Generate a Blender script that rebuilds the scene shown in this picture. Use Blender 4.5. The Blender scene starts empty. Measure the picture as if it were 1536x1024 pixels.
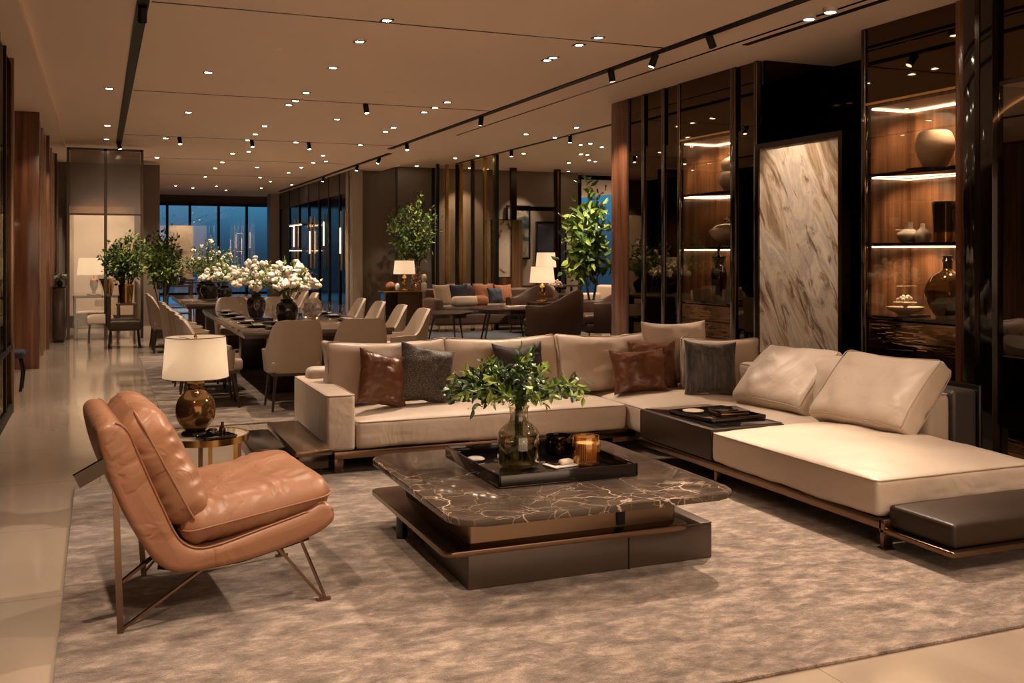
import bpy, bmesh, math, random
from mathutils import Vector, Matrix, noise
random.seed(7)
PI = math.pi
C = bpy.context.scene.collection
R = math.radians

# ------------------------------------------------------------------ materials
MATS = {}
def nodes_of(name):
    m = bpy.data.materials.new(name); m.use_nodes = True
    nt = m.node_tree; b = nt.nodes['Principled BSDF']
    MATS[name] = m
    return m, nt, b
def N(nt, t, **kw):
    n = nt.nodes.new(t)
    for k, v in kw.items():
        if k in n.inputs: n.inputs[k].default_value = v
        else: setattr(n, k, v)
    return n
def ramp(nt, fac, stops, interp='LINEAR'):
    r = nt.nodes.new('ShaderNodeValToRGB'); r.color_ramp.interpolation = interp
    el = r.color_ramp.elements
    while len(el) < len(stops): el.new(0.5)
    for e, (p, c) in zip(el, stops):
        e.position = p; e.color = (*c, 1)
    nt.links.new(fac, r.inputs[0]); return r
def coords(nt, scale=(1, 1, 1), rot=(0, 0, 0), kind='Object'):
    tc = nt.nodes.new('ShaderNodeTexCoord'); mp = nt.nodes.new('ShaderNodeMapping')
    mp.inputs['Scale'].default_value = scale; mp.inputs['Rotation'].default_value = rot
    nt.links.new(tc.outputs[kind], mp.inputs[0]); return mp.outputs[0]
def bump(nt, b, h, strength, dist=0.01):
    bp = nt.nodes.new('ShaderNodeBump'); bp.inputs['Strength'].default_value = strength
    bp.inputs['Distance'].default_value = dist
    nt.links.new(h, bp.inputs['Height']); nt.links.new(bp.outputs[0], b.inputs['Normal'])
def setp(b, **kw):
    for k, v in kw.items(): b.inputs[k].default_value = v

def simple(name, col, rough=0.5, metal=0.0, coat=0.0, spec=0.5, nscale=None, nstr=0.2, ndist=0.01, vary=0.0, nmap=(1,1,1)):
    m, nt, b = nodes_of(name)
    setp(b, **{'Base Color': (*col, 1), 'Roughness': rough, 'Metallic': metal, 'Coat Weight': coat,
               'Coat Roughness': 0.08, 'Specular IOR Level': spec})
    if nscale:
        co = coords(nt, nmap)
        n = N(nt, 'ShaderNodeTexNoise', Scale=nscale, Detail=4.0); nt.links.new(co, n.inputs['Vector'])
        bump(nt, b, n.outputs[0], nstr, ndist)
        if vary:
            lo = tuple(c * (1 - vary) for c in col); hi = tuple(min(1, c * (1 + vary)) for c in col)
            n2 = N(nt, 'ShaderNodeTexNoise', Scale=nscale * .25, Detail=3.0); nt.links.new(co, n2.inputs['Vector'])
            r = ramp(nt, n2.outputs[0], [(.3, lo), (.7, hi)]); nt.links.new(r.outputs[0], b.inputs['Base Color'])
    return m
def emis(name, col, strength):
    m = bpy.data.materials.new(name); m.use_nodes = True; nt = m.node_tree; nt.nodes.clear()
    e = N(nt, 'ShaderNodeEmission', Color=(*col, 1), Strength=strength); o = nt.nodes.new('ShaderNodeOutputMaterial')
    nt.links.new(e.outputs[0], o.inputs[0]); MATS[name] = m; return m
def pane(name, tint, refl=0.06, rough=0.01, graz=0.5, rcol=(1, 1, 1)):
    """thin glass: tinted transparency plus a mirror reflection that grows at grazing angles"""
    m = bpy.data.materials.new(name); m.use_nodes = True; nt = m.node_tree; nt.nodes.clear()
    t = N(nt, 'ShaderNodeBsdfTransparent', Color=(*tint, 1)); g = N(nt, 'ShaderNodeBsdfGlossy', Color=(*rcol, 1), Roughness=rough)
    lw = N(nt, 'ShaderNodeLayerWeight', Blend=0.35)
    mr = N(nt, 'ShaderNodeMapRange'); mr.inputs['To Min'].default_value = refl; mr.inputs['To Max'].default_value = graz
    nt.links.new(lw.outputs['Facing'], mr.inputs[0])
    mx = nt.nodes.new('ShaderNodeMixShader'); o = nt.nodes.new('ShaderNodeOutputMaterial')
    nt.links.new(mr.outputs[0], mx.inputs[0]); nt.links.new(t.outputs[0], mx.inputs[1]); nt.links.new(g.outputs[0], mx.inputs[2])
    nt.links.new(mx.outputs[0], o.inputs[0]); MATS[name] = m; return m

def leather(name, col, rough, spec, s1, s2, coat=0.0, vary=.08, sc=3.2):
    m, nt, b = nodes_of(name)
    setp(b, **{'Roughness': rough, 'Specular IOR Level': spec, 'Coat Weight': coat, 'Coat Roughness': .12})
    co = coords(nt)
    n = N(nt, 'ShaderNodeTexNoise', Scale=sc, Detail=2.5, Distortion=1.6); nt.links.new(co, n.inputs['Vector'])
    # creases: thin ridges where the warped noise crosses its middle value
    sb = N(nt, 'ShaderNodeMath', operation='SUBTRACT'); sb.inputs[1].default_value = .5; nt.links.new(n.outputs[0], sb.inputs[0])
    ab = N(nt, 'ShaderNodeMath', operation='ABSOLUTE'); nt.links.new(sb.outputs[0], ab.inputs[0])
    cr = N(nt, 'ShaderNodeMapRange'); cr.inputs['From Max'].default_value = .05; nt.links.new(ab.outputs[0], cr.inputs[0])
    b1 = nt.nodes.new('ShaderNodeBump'); b1.inputs['Strength'].default_value = s1; b1.inputs['Distance'].default_value = .006; nt.links.new(cr.outputs[0], b1.inputs['Height'])
    b2 = nt.nodes.new('ShaderNodeBump'); b2.inputs['Strength'].default_value = s2; b2.inputs['Distance'].default_value = .03; nt.links.new(n.outputs[0], b2.inputs['Height']); nt.links.new(b1.outputs[0], b2.inputs['Normal'])
    n3 = N(nt, 'ShaderNodeTexNoise', Scale=120.0, Detail=1.0); nt.links.new(co, n3.inputs['Vector'])
    b3 = nt.nodes.new('ShaderNodeBump'); b3.inputs['Strength'].default_value = .12; b3.inputs['Distance'].default_value = .002; nt.links.new(n3.outputs[0], b3.inputs['Height']); nt.links.new(b2.outputs[0], b3.inputs['Normal'])
    nt.links.new(b3.outputs[0], b.inputs['Normal'])
    n4 = N(nt, 'ShaderNodeTexNoise', Scale=2.6, Detail=5.0); nt.links.new(co, n4.inputs['Vector'])
    r = ramp(nt, n4.outputs[0], [(.3, tuple(c * (1 - vary) for c in col)), (.7, tuple(min(1, c * (1 + vary)) for c in col))]); nt.links.new(r.outputs[0], b.inputs['Base Color'])
    return m
CREAM = leather('cream_leather', (.54, .445, .355), .43, .45, .05, .42, vary=.07, sc=3.0)
CREAM2 = simple('cream_piping', (.36, .28, .20), .5)
TAN = leather('tan_leather', (.255, .118, .060), .44, .5, .25, .7, .0, .16, 3.0)
TAN_DK = simple('tan_leather_seam', (.24, .105, .05), .5)
COGNAC = leather('cognac_leather', (.125, .045, .020), .30, .5, .14, .8, .2, .2, 4.5)
CHAR = simple('charcoal_leather', (.045, .038, .036), .42, nscale=14, nstr=.25)
DKPIL = simple('dark_plum_fabric', (.030, .020, .020), .7, nscale=60, nstr=.3, ndist=.003)
BRONZE = simple('bronze_metal', (.20, .13, .085), .26, 1.0)
BRASS = simple('brass_metal', (.60, .36, .12), .18, 1.0)
GUN = simple('dark_metal', (.07, .055, .045), .22, 1.0)
BLACKM = simple('black_metal', (.007, .0065, .006), .5, spec=.25)
LACQ = simple('black_lacquer', (.006, .005, .005), .06, coat=.6)
TAUPE = simple('taupe_leather', (.31, .24, .175), .5, nscale=20, nstr=.15)
TAUPE_D = simple('taupe_leather_dark', (.15, .115, .085), .55)
BRWN = simple('brown_velvet', (.095, .048, .027), .6, nscale=12, nstr=.2, vary=.2)
DKBR = simple('dark_brown_leather', (.050, .024, .013), .45, spec=.3, nscale=12, nstr=.2)
BLUEV = simple('navy_velvet', (.025, .035, .06), .7)
ORNG = simple('rust_fabric', (.34, .13, .05), .7)
IVORY = simple('ivory_fabric', (.60, .47, .34), .75)
SATBR = simple('satin_brown_panel', (.085, .062, .046), .34, .35)
LEATHDK = simple('espresso_leather', (.034, .021, .013), .42, spec=.3, nscale=18, nstr=.15)
CERAM = simple('ivory_ceramic', (.62, .52, .40), .35, nscale=35, nstr=.25, ndist=.004)
CERAMG = simple('pearl_ceramic', (.50, .45, .40), .12, coat=.5)
AMBERC = simple('bronze_glaze', (.16, .085, .03), .10, .75)
BLKC = simple('black_glaze', (.008, .007, .007), .08, coat=.5)
WHITEP = simple('white_card', (.65, .60, .54), .5)
DKWOOD = simple('dark_wood', (.035, .018, .010), .3, coat=.25, nscale=8, nstr=.1, nmap=(1, 1, 8))
LEAFD = simple('leaf_green', (.060, .125, .022), .45, nscale=6, nstr=.1, vary=.45)
LEAFL = simple('leaf_lime', (.23, .31, .055), .45, nscale=6, nstr=.1, vary=.4)
LEAFK = simple('leaf_dark', (.020, .050, .012), .45, nscale=5, nstr=.1, vary=.4)
STEM = simple('stem_green', (.07, .10, .025), .5)
BARK = simple('bark', (.06, .04, .025), .8, nscale=30, nstr=.6)
PETAL = simple('white_petal', (.80, .74, .62), .6)
PETALP = simple('blush_petal', (.70, .52, .42), .6)
PLASTER = simple('warm_plaster', (.30, .24, .18), .85, nscale=4, nstr=.05, vary=.05)
TAUPEW = simple('taupe_wall_panel', (.13, .10, .075), .7, nscale=3, nstr=.05, vary=.08)
LIMEST = simple('pale_column_stone', (.36, .31, .25), .6, nscale=5, nstr=.05, vary=.06)
CEILM = simple('ceiling_paint', (.88, .72, .60), .8, nscale=1.3, nstr=.03, vary=.03)
BLUERUG = simple('slate_rug', (.06, .065, .075), .95, nscale=25, nstr=.4, vary=.3)
MIRR = simple('bronze_mirror', (.085, .058, .037), .025, 1.0, nscale=1.6, nstr=.10, ndist=.012)
MIRRD = simple('black_mirror', (.045, .030, .020), .03, 1.0, nscale=2.2, nstr=.10, ndist=.01)
WAVYM = simple('rippled_dark_mirror', (.34, .23, .14), .04, 1.0, nscale=1.1, nstr=.28, ndist=.04, nmap=(1, .6, 5))
GLASS = pane('clear_glass', (.93, .93, .90), .05, graz=.45)
VGLASS = pane('vase_glass', (.76, .76, .62), .09, graz=.75, rough=.02)
AMBER = pane('amber_glass', (.96, .79, .56), .10, graz=.8, rcol=(1, .8, .55))
SMOKEG = pane('smoke_glass', (.20, .14, .09), .12, graz=.5, rcol=(.45, .36, .27))
BAYG = pane('cabinet_glass', (.90, .85, .78), .025, graz=.14)
SCRG = pane('bronze_tint_glass', (.86, .81, .74), .04, graz=.14)
MESHG = pane('bronze_mesh_glass', (.45, .36, .27), .10, rough=.15, graz=.3)
WATER = pane('vase_water', (.66, .62, .42), .05, graz=.5)
LENS = emis('lamp_lens', (1, .80, .58), 55)
LENSF = emis('far_lamp_lens', (1, .78, .52), 30)
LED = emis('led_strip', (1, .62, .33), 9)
LEDW = emis('led_strip_bright', (1, .69, .44), 12)
BULB = emis('bulb', (1, .7, .4), 12)

def shade_mat(name, col, em):
    m = bpy.data.materials.new(name); m.use_nodes = True; nt = m.node_tree; nt.nodes.clear()
    d = N(nt, 'ShaderNodeBsdfDiffuse', Color=(*col, 1)); t = N(nt, 'ShaderNodeBsdfTranslucent', Color=(*col, 1))
    mx = nt.nodes.new('ShaderNodeMixShader'); mx.inputs[0].default_value = .45
    nt.links.new(d.outputs[0], mx.inputs[1]); nt.links.new(t.outputs[0], mx.inputs[2])
    e = N(nt, 'ShaderNodeEmission', Color=(1, .72, .47, 1), Strength=em); ad = nt.nodes.new('ShaderNodeAddShader')
    nt.links.new(mx.outputs[0], ad.inputs[0]); nt.links.new(e.outputs[0], ad.inputs[1])
    o = nt.nodes.new('ShaderNodeOutputMaterial'); nt.links.new(ad.outputs[0], o.inputs[0]); MATS[name] = m; return m
SHADE = shade_mat('linen_shade', (.72, .65, .55), .04)
SHADEF = shade_mat('lit_linen_shade', (.75, .66, .54), .22)

def floor_mat():
    m, nt, b = nodes_of('polished_beige_stone')
    co = coords(nt, (1, 1, 1))
    n = N(nt, 'ShaderNodeTexNoise', Scale=.9, Detail=7.0, Distortion=.8); nt.links.new(coords(nt, (1, .35, 1)), n.inputs['Vector'])
    r = ramp(nt, n.outputs[0], [(.3, (.27, .21, .155)), (.5, (.36, .29, .22)), (.7, (.44, .36, .28))])
    br = N(nt, 'ShaderNodeTexBrick', **{'Scale': 1.0, 'Mortar Size': .0022, 'Brick Width': 1.2, 'Row Height': 1.2, 'Mortar Smooth': .1})
    br.offset = 0.0; br.inputs['Color1'].default_value = (1, 1, 1, 1); br.inputs['Color2'].default_value = (.94, .94, .94, 1); br.inputs['Mortar'].default_value = (.5, .45, .4, 1)
    nt.links.new(co, br.inputs['Vector'])
    mx = nt.nodes.new('ShaderNodeMixRGB'); mx.blend_type = 'MULTIPLY'; mx.inputs[0].default_value = 1
    nt.links.new(r.outputs[0], mx.inputs[1]); nt.links.new(br.outputs[0], mx.inputs[2]); nt.links.new(mx.outputs[0], b.inputs['Base Color'])
    n2 = N(nt, 'ShaderNodeTexNoise', Scale=3.0, Detail=3.0); nt.links.new(co, n2.inputs['Vector'])
    mr = N(nt, 'ShaderNodeMapRange'); mr.inputs['To Min'].default_value = .05; mr.inputs['To Max'].default_value = .13
    nt.links.new(n2.outputs[0], mr.inputs[0]); nt.links.new(mr.outputs[0], b.inputs['Roughness'])
    n3 = N(nt, 'ShaderNodeTexNoise', Scale=1.1, Detail=1.0); nt.links.new(co, n3.inputs['Vector'])
    bump(nt, b, n3.outputs[0], .12, .01)
    setp(b, **{'Specular IOR Level': .75})
    return m
FLOOR = floor_mat()
def rug_mat(name, c0, c1, c2, sc=1.0):
    m, nt, b = nodes_of(name)
    co = coords(nt, (2.0 * sc, 3.4 * sc, 1), (0, 0, R(22)))
    n = N(nt, 'ShaderNodeTexNoise', Scale=3.2, Detail=9.0, Roughness=.74, Distortion=.25); nt.links.new(co, n.inputs['Vector'])
    r = ramp(nt, n.outputs[0], [(.37, c0), (.5, c1), (.63, c2)])
    nf = N(nt, 'ShaderNodeTexNoise', Scale=70.0, Detail=2.0); nt.links.new(co, nf.inputs['Vector'])
    rf = ramp(nt, nf.outputs[0], [(.3, (.72, .72, .72)), (.7, (1.15, 1.12, 1.08))])
    mx = nt.nodes.new('ShaderNodeMixRGB'); mx.blend_type = 'MULTIPLY'; mx.inputs[0].default_value = 1
    nt.links.new(r.outputs[0], mx.inputs[1]); nt.links.new(rf.outputs[0], mx.inputs[2]); nt.links.new(mx.outputs[0], b.inputs['Base Color'])
    ad = N(nt, 'ShaderNodeMath', operation='ADD'); nt.links.new(n.outputs[0], ad.inputs[0]); nt.links.new(nf.outputs[0], ad.inputs[1])
    bump(nt, b, ad.outputs[0], .5, .012)
    setp(b, **{'Roughness': .85, 'Sheen Weight': .25, 'Specular IOR Level': .2})
    return m
RUG = rug_mat('mottled_taupe_rug', (.098, .070, .054), (.205, .156, .121), (.38, .30, .238))
RUG2 = rug_mat('silvery_mottled_rug', (.085, .065, .052), (.20, .155, .12), (.42, .34, .27), .5)
def wood_mat(name, c0, c1, c2, rough=.32, coat=.25):
    m, nt, b = nodes_of(name)
    co = coords(nt, (11, 11, .40))
    n = N(nt, 'ShaderNodeTexNoise', Scale=1.6, Detail=6.0, Roughness=.6, Distortion=.4); nt.links.new(co, n.inputs['Vector'])
    r = ramp(nt, n.outputs[0], [(.3, c0), (.5, c1), (.72, c2)]); nt.links.new(r.outputs[0], b.inputs['Base Color'])
    bump(nt, b, n.outputs[0], .08, .004); setp(b, Roughness=rough, **{'Coat Weight': coat, 'Coat Roughness': .1}); return m
WALNUT = wood_mat('walnut_veneer', (.042, .019, .009), (.125, .060, .028), (.25, .130, .062))
ROSEW = wood_mat('polished_rosewood', (.060, .020, .009), (.135, .048, .021), (.23, .095, .043), .24, .25)
def marble_dark():
    m, nt, b = nodes_of('dark_veined_marble')
    co = coords(nt, (1, 1, 1), (0, 0, R(25)))
    nz = N(nt, 'ShaderNodeTexNoise', Scale=2.2, Detail=5.0); nt.links.new(co, nz.inputs['Vector'])
    mxv = nt.nodes.new('ShaderNodeMixRGB'); mxv.inputs[0].default_value = .32
    nt.links.new(co, mxv.inputs[1]); nt.links.new(nz.outputs['Color'], mxv.inputs[2])
    v = N(nt, 'ShaderNodeTexVoronoi', Scale=6.5, feature='DISTANCE_TO_EDGE'); nt.links.new(mxv.outputs[0], v.inputs['Vector'])
    nm = N(nt, 'ShaderNodeTexNoise', Scale=2.6, Detail=3.0); nt.links.new(co, nm.inputs['Vector'])
    wd = N(nt, 'ShaderNodeMapRange'); wd.inputs['From Min'].default_value = .40; wd.inputs['From Max'].default_value = .68; wd.inputs['To Min'].default_value = .022; wd.inputs['To Max'].default_value = .0; nt.links.new(nm.outputs[0], wd.inputs[0])
    av = N(nt, 'ShaderNodeMath', operation='ADD'); nt.links.new(v.outputs['Distance'], av.inputs[0]); nt.links.new(wd.outputs[0], av.inputs[1])
    r = ramp(nt, av.outputs[0], [(0, (.80, .70, .60)), (.010, (.44, .33, .24)), (.024, (.055, .040, .030)), (1, (.022, .017, .013))])
    v2 = N(nt, 'ShaderNodeTexVoronoi', Scale=11.0, feature='DISTANCE_TO_EDGE'); nt.links.new(mxv.outputs[0], v2.inputs['Vector'])
    r2 = ramp(nt, v2.outputs['Distance'], [(0, (.34, .25, .17)), (.012, (.05, .035, .022)), (.05, (0, 0, 0))])
    n4 = N(nt, 'ShaderNodeTexNoise', Scale=3.0, Detail=4.0); nt.links.new(co, n4.inputs['Vector'])
    r4 = ramp(nt, n4.outputs[0], [(.42, (.0, .0, .0)), (.6, (1, 1, 1))])
    mm = nt.nodes.new('ShaderNodeMixRGB'); mm.blend_type = 'MULTIPLY'; mm.inputs[0].default_value = 1
    nt.links.new(r2.outputs[0], mm.inputs[1]); nt.links.new(r4.outputs[0], mm.inputs[2])
    ad = nt.nodes.new('ShaderNodeMixRGB'); ad.blend_type = 'ADD'; ad.inputs[0].default_value = 1
    nt.links.new(r.outputs[0], ad.inputs[1]); nt.links.new(mm.outputs[0], ad.inputs[2])
    n5 = N(nt, 'ShaderNodeTexNoise', Scale=4.0, Detail=6.0); nt.links.new(co, n5.inputs['Vector'])
    r5 = ramp(nt, n5.outputs[0], [(.35, (0, 0, 0)), (.75, (.045, .034, .026))])
    ad2 = nt.nodes.new('ShaderNodeMixRGB'); ad2.blend_type = 'ADD'; ad2.inputs[0].default_value = 1
    nt.links.new(ad.outputs[0], ad2.inputs[1]); nt.links.new(r5.outputs[0], ad2.inputs[2])
    nt.links.new(ad2.outputs[0], b.inputs['Base Color'])
    setp(b, Roughness=.07, **{'Specular IOR Level': .27}); return m
MARBLE = marble_dark()
def marble_slab():
    m, nt, b = nodes_of('beige_streaked_marble')
    co = coords(nt, (1, 1, 1), (R(30), 0, 0))
    mp = nt.nodes.new('ShaderNodeMapping'); mp.inputs['Scale'].default_value = (1, 2.3, .62); nt.links.new(co, mp.inputs[0])
    n = N(nt, 'ShaderNodeTexNoise', Scale=1.6, Detail=10.0, Roughness=.62, Distortion=1.1); nt.links.new(mp.outputs[0], n.inputs['Vector'])
    r = ramp(nt, n.outputs[0], [(.30, (.10, .065, .040)), (.40, (.27, .195, .13)), (.49, (.50, .42, .33)), (.56, (.36, .31, .26)), (.66, (.56, .48, .39)), (.78, (.30, .24, .19))])
    n2 = N(nt, 'ShaderNodeTexNoise', Scale=3.8, Detail=9.0, Roughness=.6, Distortion=.9); nt.links.new(mp.outputs[0], n2.inputs['Vector'])
    r2 = ramp(nt, n2.outputs[0], [(.36, (.22, .14, .08)), (.44, (1, 1, 1))])
    mx = nt.nodes.new('ShaderNodeMixRGB'); mx.blend_type = 'MULTIPLY'; mx.inputs[0].default_value = .8
    nt.links.new(r.outputs[0], mx.inputs[1]); nt.links.new(r2.outputs[0], mx.inputs[2]); nt.links.new(mx.outputs[0], b.inputs['Base Color'])
    setp(b, Roughness=.16); return m
SLAB = marble_slab()
def weave(name, c0, c1, scale, stripes=False):
    m, nt, b = nodes_of(name)
    if stripes:
        co = coords(nt, (1, 1, .05)); n = N(nt, 'ShaderNodeTexNoise', Scale=scale, Detail=4.0, Roughness=.8)
        nt.links.new(co, n.inputs['Vector']); r = ramp(nt, n.outputs[0], [(.40, c0), (.58, c1), (.66, (.16, .10, .06))])
        bump(nt, b, n.outputs[0], .3, .004)
    else:
        co = coords(nt, (1, 1, 1)); v = N(nt, 'ShaderNodeTexVoronoi', Scale=scale); nt.links.new(co, v.inputs['Vector'])
        w = N(nt, 'ShaderNodeTexNoise', Scale=5.0, Detail=3.0); nt.links.new(co, w.inputs['Vector'])
        r = ramp(nt, v.outputs['Distance'], [(.1, c1), (.55, c0)])
        bump(nt, b, v.outputs['Distance'], .5, .004)
    nt.links.new(r.outputs[0], b.inputs['Base Color']); setp(b, Roughness=.5, **{'Sheen Weight': .2}); return m
WEAVE = weave('grey_snakeskin_weave', (.035, .028, .024), (.17, .135, .105), 85)
STRIPE = weave('charcoal_striped_weave', (.022, .022, .026), (.075, .068, .066), 34, True)
def art_mat(name, base, stops, scale=2.0, stretch=(1, 1, 1)):
    m, nt, b = nodes_of(name); co = coords(nt, stretch)
    n = N(nt, 'ShaderNodeTexNoise', Scale=scale, Detail=4.0, Distortion=1.2); nt.links.new(co, n.inputs['Vector'])
    r = ramp(nt, n.outputs[0], stops); nt.links.new(r.outputs[0], b.inputs['Base Color']); setp(b, Roughness=.5); return m
ART1 = art_mat('abstract_painting_cream', None, [(.30, (.02, .02, .03)), (.37, (.25, .10, .03)), (.43, (.55, .45, .34)), (.62, (.62, .52, .40)), (.70, (.10, .14, .20))], 2.2)
ART2 = art_mat('landscape_painting_grey', None, [(.32, (.02, .05, .05)), (.45, (.12, .14, .13)), (.55, (.42, .36, .28)), (.68, (.25, .12, .04))], 2.4)
ART3 = art_mat('dark_figure_painting', None, [(.35, (.008, .008, .012)), (.6, (.02, .02, .03)), (.75, (.10, .06, .05))], 2.0)
ART4 = art_mat('ink_landscape_cream', None, [(.30, (.06, .05, .03)), (.42, (.40, .30, .19)), (.6, (.62, .50, .36))], 1.6)
WALLPAN = art_mat('warm_lacquer_panel', None, [(.3, (.45, .35, .25)), (.7, (.55, .44, .32))], 1.2)

# ------------------------------------------------------------------ geometry helpers
def obj(name, bm, mat, parent=None, smooth=35, loc=None):
    bmesh.ops.recalc_face_normals(bm, faces=bm.faces)
    me = bpy.data.meshes.new(name); bm.to_mesh(me); bm.free()
    if smooth:
        for p in me.polygons: p.use_smooth = True
        me.set_sharp_from_angle(angle=R(smooth))
    me.materials.append(mat)
    o = bpy.data.objects.new(name, me); C.objects.link(o)
    if parent: o.parent = parent
    if loc: o.location = loc
    return o
def thing(name, label, cat, loc=(0, 0, 0), rz=0, group=None):
    o = bpy.data.objects.new(name, None); C.objects.link(o); o.empty_display_size = .1
    o.location = loc; o.rotation_euler = (0, 0, rz); o['label'] = label; o['category'] = cat
    if group: o['group'] = group
    return o
def tag(o, label, cat, group=None):
    o['label'] = label; o['category'] = cat
    if group: o['group'] = group
    return o
def struct(name, bm, mat, parent=None, smooth=35):
    o = obj(name, bm, mat, parent, smooth)
    if not parent: o['kind'] = 'structure'
    return o
def dup(root, loc=None, rz=None, label=None, group=None, cat=None):
    r = root.copy(); C.objects.link(r)
    if loc is not None: r.location = loc
    if rz is not None: r.rotation_euler = (0, 0, rz)
    if label: r['label'] = label
    if group: r['group'] = group
    if cat: r['category'] = cat
    for ch in [c for c in bpy.data.objects if c.parent == root]:
        c = ch.copy(); C.objects.link(c); c.parent = r
        for g in [x for x in bpy.data.objects if x.parent == ch]:
            d = g.copy(); C.objects.link(d); d.parent = c
    return r
NB = bmesh.new
def box(bm, x0, x1, y0, y1, z0, z1, bev=0.0, seg=2, M=None):
    r = bmesh.ops.create_cube(bm, size=1.0)
    vs = r['verts']
    for v in vs:
        v.co = Vector(((x0 + x1) / 2 + v.co.x * (x1 - x0), (y0 + y1) / 2 + v.co.y * (y1 - y0), (z0 + z1) / 2 + v.co.z * (z1 - z0)))
    if bev:
        es = list({e for v in vs for e in v.link_edges})
        q = bmesh.ops.bevel(bm, geom=es, offset=bev, segments=seg, profile=.5, affect='EDGES', clamp_overlap=True)
        vs = list({v for f in q['faces'] for v in f.verts} | {v for v in vs if v.is_valid})
    if M is not None:
        for v in vs: v.co = M @ v.co
    return bm
def bx(x0, x1, y0, y1, z0, z1, bev=0.0, seg=2):
    return box(NB(), x0, x1, y0, y1, z0, z1, bev, seg)
def prism(bm, poly, z0, z1, bev=0.0, seg=2, axis='z'):
    """extruded polygon; axis z: poly in xy; axis y: poly in xz extruded along y"""
    mk = (lambda p, t: Vector((p[0], p[1], t))) if axis == 'z' else (lambda p, t: Vector((p[0], t, p[1]))) if axis == 'y' else (lambda p, t: Vector((t, p[0], p[1])))
    a = [bm.verts.new(mk(p, z0)) for p in poly]; b = [bm.verts.new(mk(p, z1)) for p in poly]
    fs = [bm.faces.new(a), bm.faces.new(b[::-1])]
    n = len(poly)
    for i in range(n): bm.faces.new((a[i], b[i], b[(i + 1) % n], a[(i + 1) % n]))
    if bev:
        es = [e for f in fs for e in f.edges]
        bmesh.ops.bevel(bm, geom=es, offset=bev, segments=seg, profile=.5, affect='EDGES', clamp_overlap=True)
    return bm
def rrect(x0, x1, y0, y1, r, n=6):
    pts = []
    for cx, cy, a in ((x1 - r, y1 - r, 0), (x0 + r, y1 - r, 90), (x0 + r, y0 + r, 180), (x1 - r, y0 + r, 270)):
        for i in range(n + 1):
            t = R(a + 90 * i / n); pts.append((cx + r * math.cos(t), cy + r * math.sin(t)))
    return pts
def lathe(bm, prof, seg=32, c=(0, 0, 0), sx=1, sy=1, wob=None):
    rings = []
    for r, z in prof:
        if r < 1e-5: rings.append([bm.verts.new((c[0], c[1], c[2] + z))])
        else: rings.append([bm.verts.new((c[0] + sx * r * math.cos(2 * PI * i / seg), c[1] + sy * r * math.sin(2 * PI * i / seg), c[2] + z)) for i in range(seg)])
    for A, B in zip(rings, rings[1:]):
        for i in range(seg):
            j = (i + 1) % seg
            if len(A) == 1 and len(B) == 1: continue
            if len(A) == 1: bm.faces.new((A[0], B[i], B[j]))
            elif len(B) == 1: bm.faces.new((A[i], B[0], A[j]))
            else: bm.faces.new((A[i], B[i], B[j], A[j]))
    return bm
def tube(bm, pts, r, seg=8, r1=None, flat=1.0, closed=False):
    pts = [Vector(p) for p in pts]; n = len(pts); rings = []
    up = Vector((0, 0, 1))
    for i, p in enumerate(pts):
        if closed: t = (pts[(i + 1) % n] - pts[i - 1]).normalized()
        else: t = (pts[min(i + 1, n - 1)] - pts[max(i - 1, 0)]).normalized()
        a = t.cross(up) if abs(t.dot(up)) < .98 else t.cross(Vector((0, 1, 0)))
        a.normalize(); b = t.cross(a).normalized()
        rr = r if r1 is None else r + (r1 - r) * i / (n - 1)
        rings.append([bm.verts.new(p + a * rr * math.cos(2 * PI * k / seg) + b * rr * flat * math.sin(2 * PI * k / seg)) for k in range(seg)])
    m = n if closed else n - 1
    for i in range(m):
        A, B = rings[i], rings[(i + 1) % n]
        for k in range(seg): bm.faces.new((A[k], A[(k + 1) % seg], B[(k + 1) % seg], B[k]))
    if not closed:
        bm.faces.new(rings[0][::-1]); bm.faces.new(rings[-1])
    return bm
def bar(bm, p, q, w, h):
    """rectangular bar from p to q"""
    p, q = Vector(p), Vector(q); t = (q - p).normalized(); up = Vector((0, 0, 1))
    a = t.cross(up) if abs(t.dot(up)) < .98 else Vector((1, 0, 0)); a.normalize(); b = t.cross(a).normalized()
    vs = [[bm.verts.new(o + a * sx * w / 2 + b * sy * h / 2) for sx, sy in ((-1, -1), (1, -1), (1, 1), (-1, 1))] for o in (p, q)]
    for k in range(4): bm.faces.new((vs[0][k], vs[0][(k + 1) % 4], vs[1][(k + 1) % 4], vs[1][k]))
    bm.faces.new(vs[0][::-1]); bm.faces.new(vs[1]); return bm
def axpts(h, r, n, k=4):
    e = [h - r + r * math.sin(PI / 2 * i / k) for i in range(1, k + 1)]
    inner = [-(h - r) + 2 * (h - r) * i / n for i in range(n + 1)]
    return [-x for x in reversed(e)] + inner + e
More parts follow.
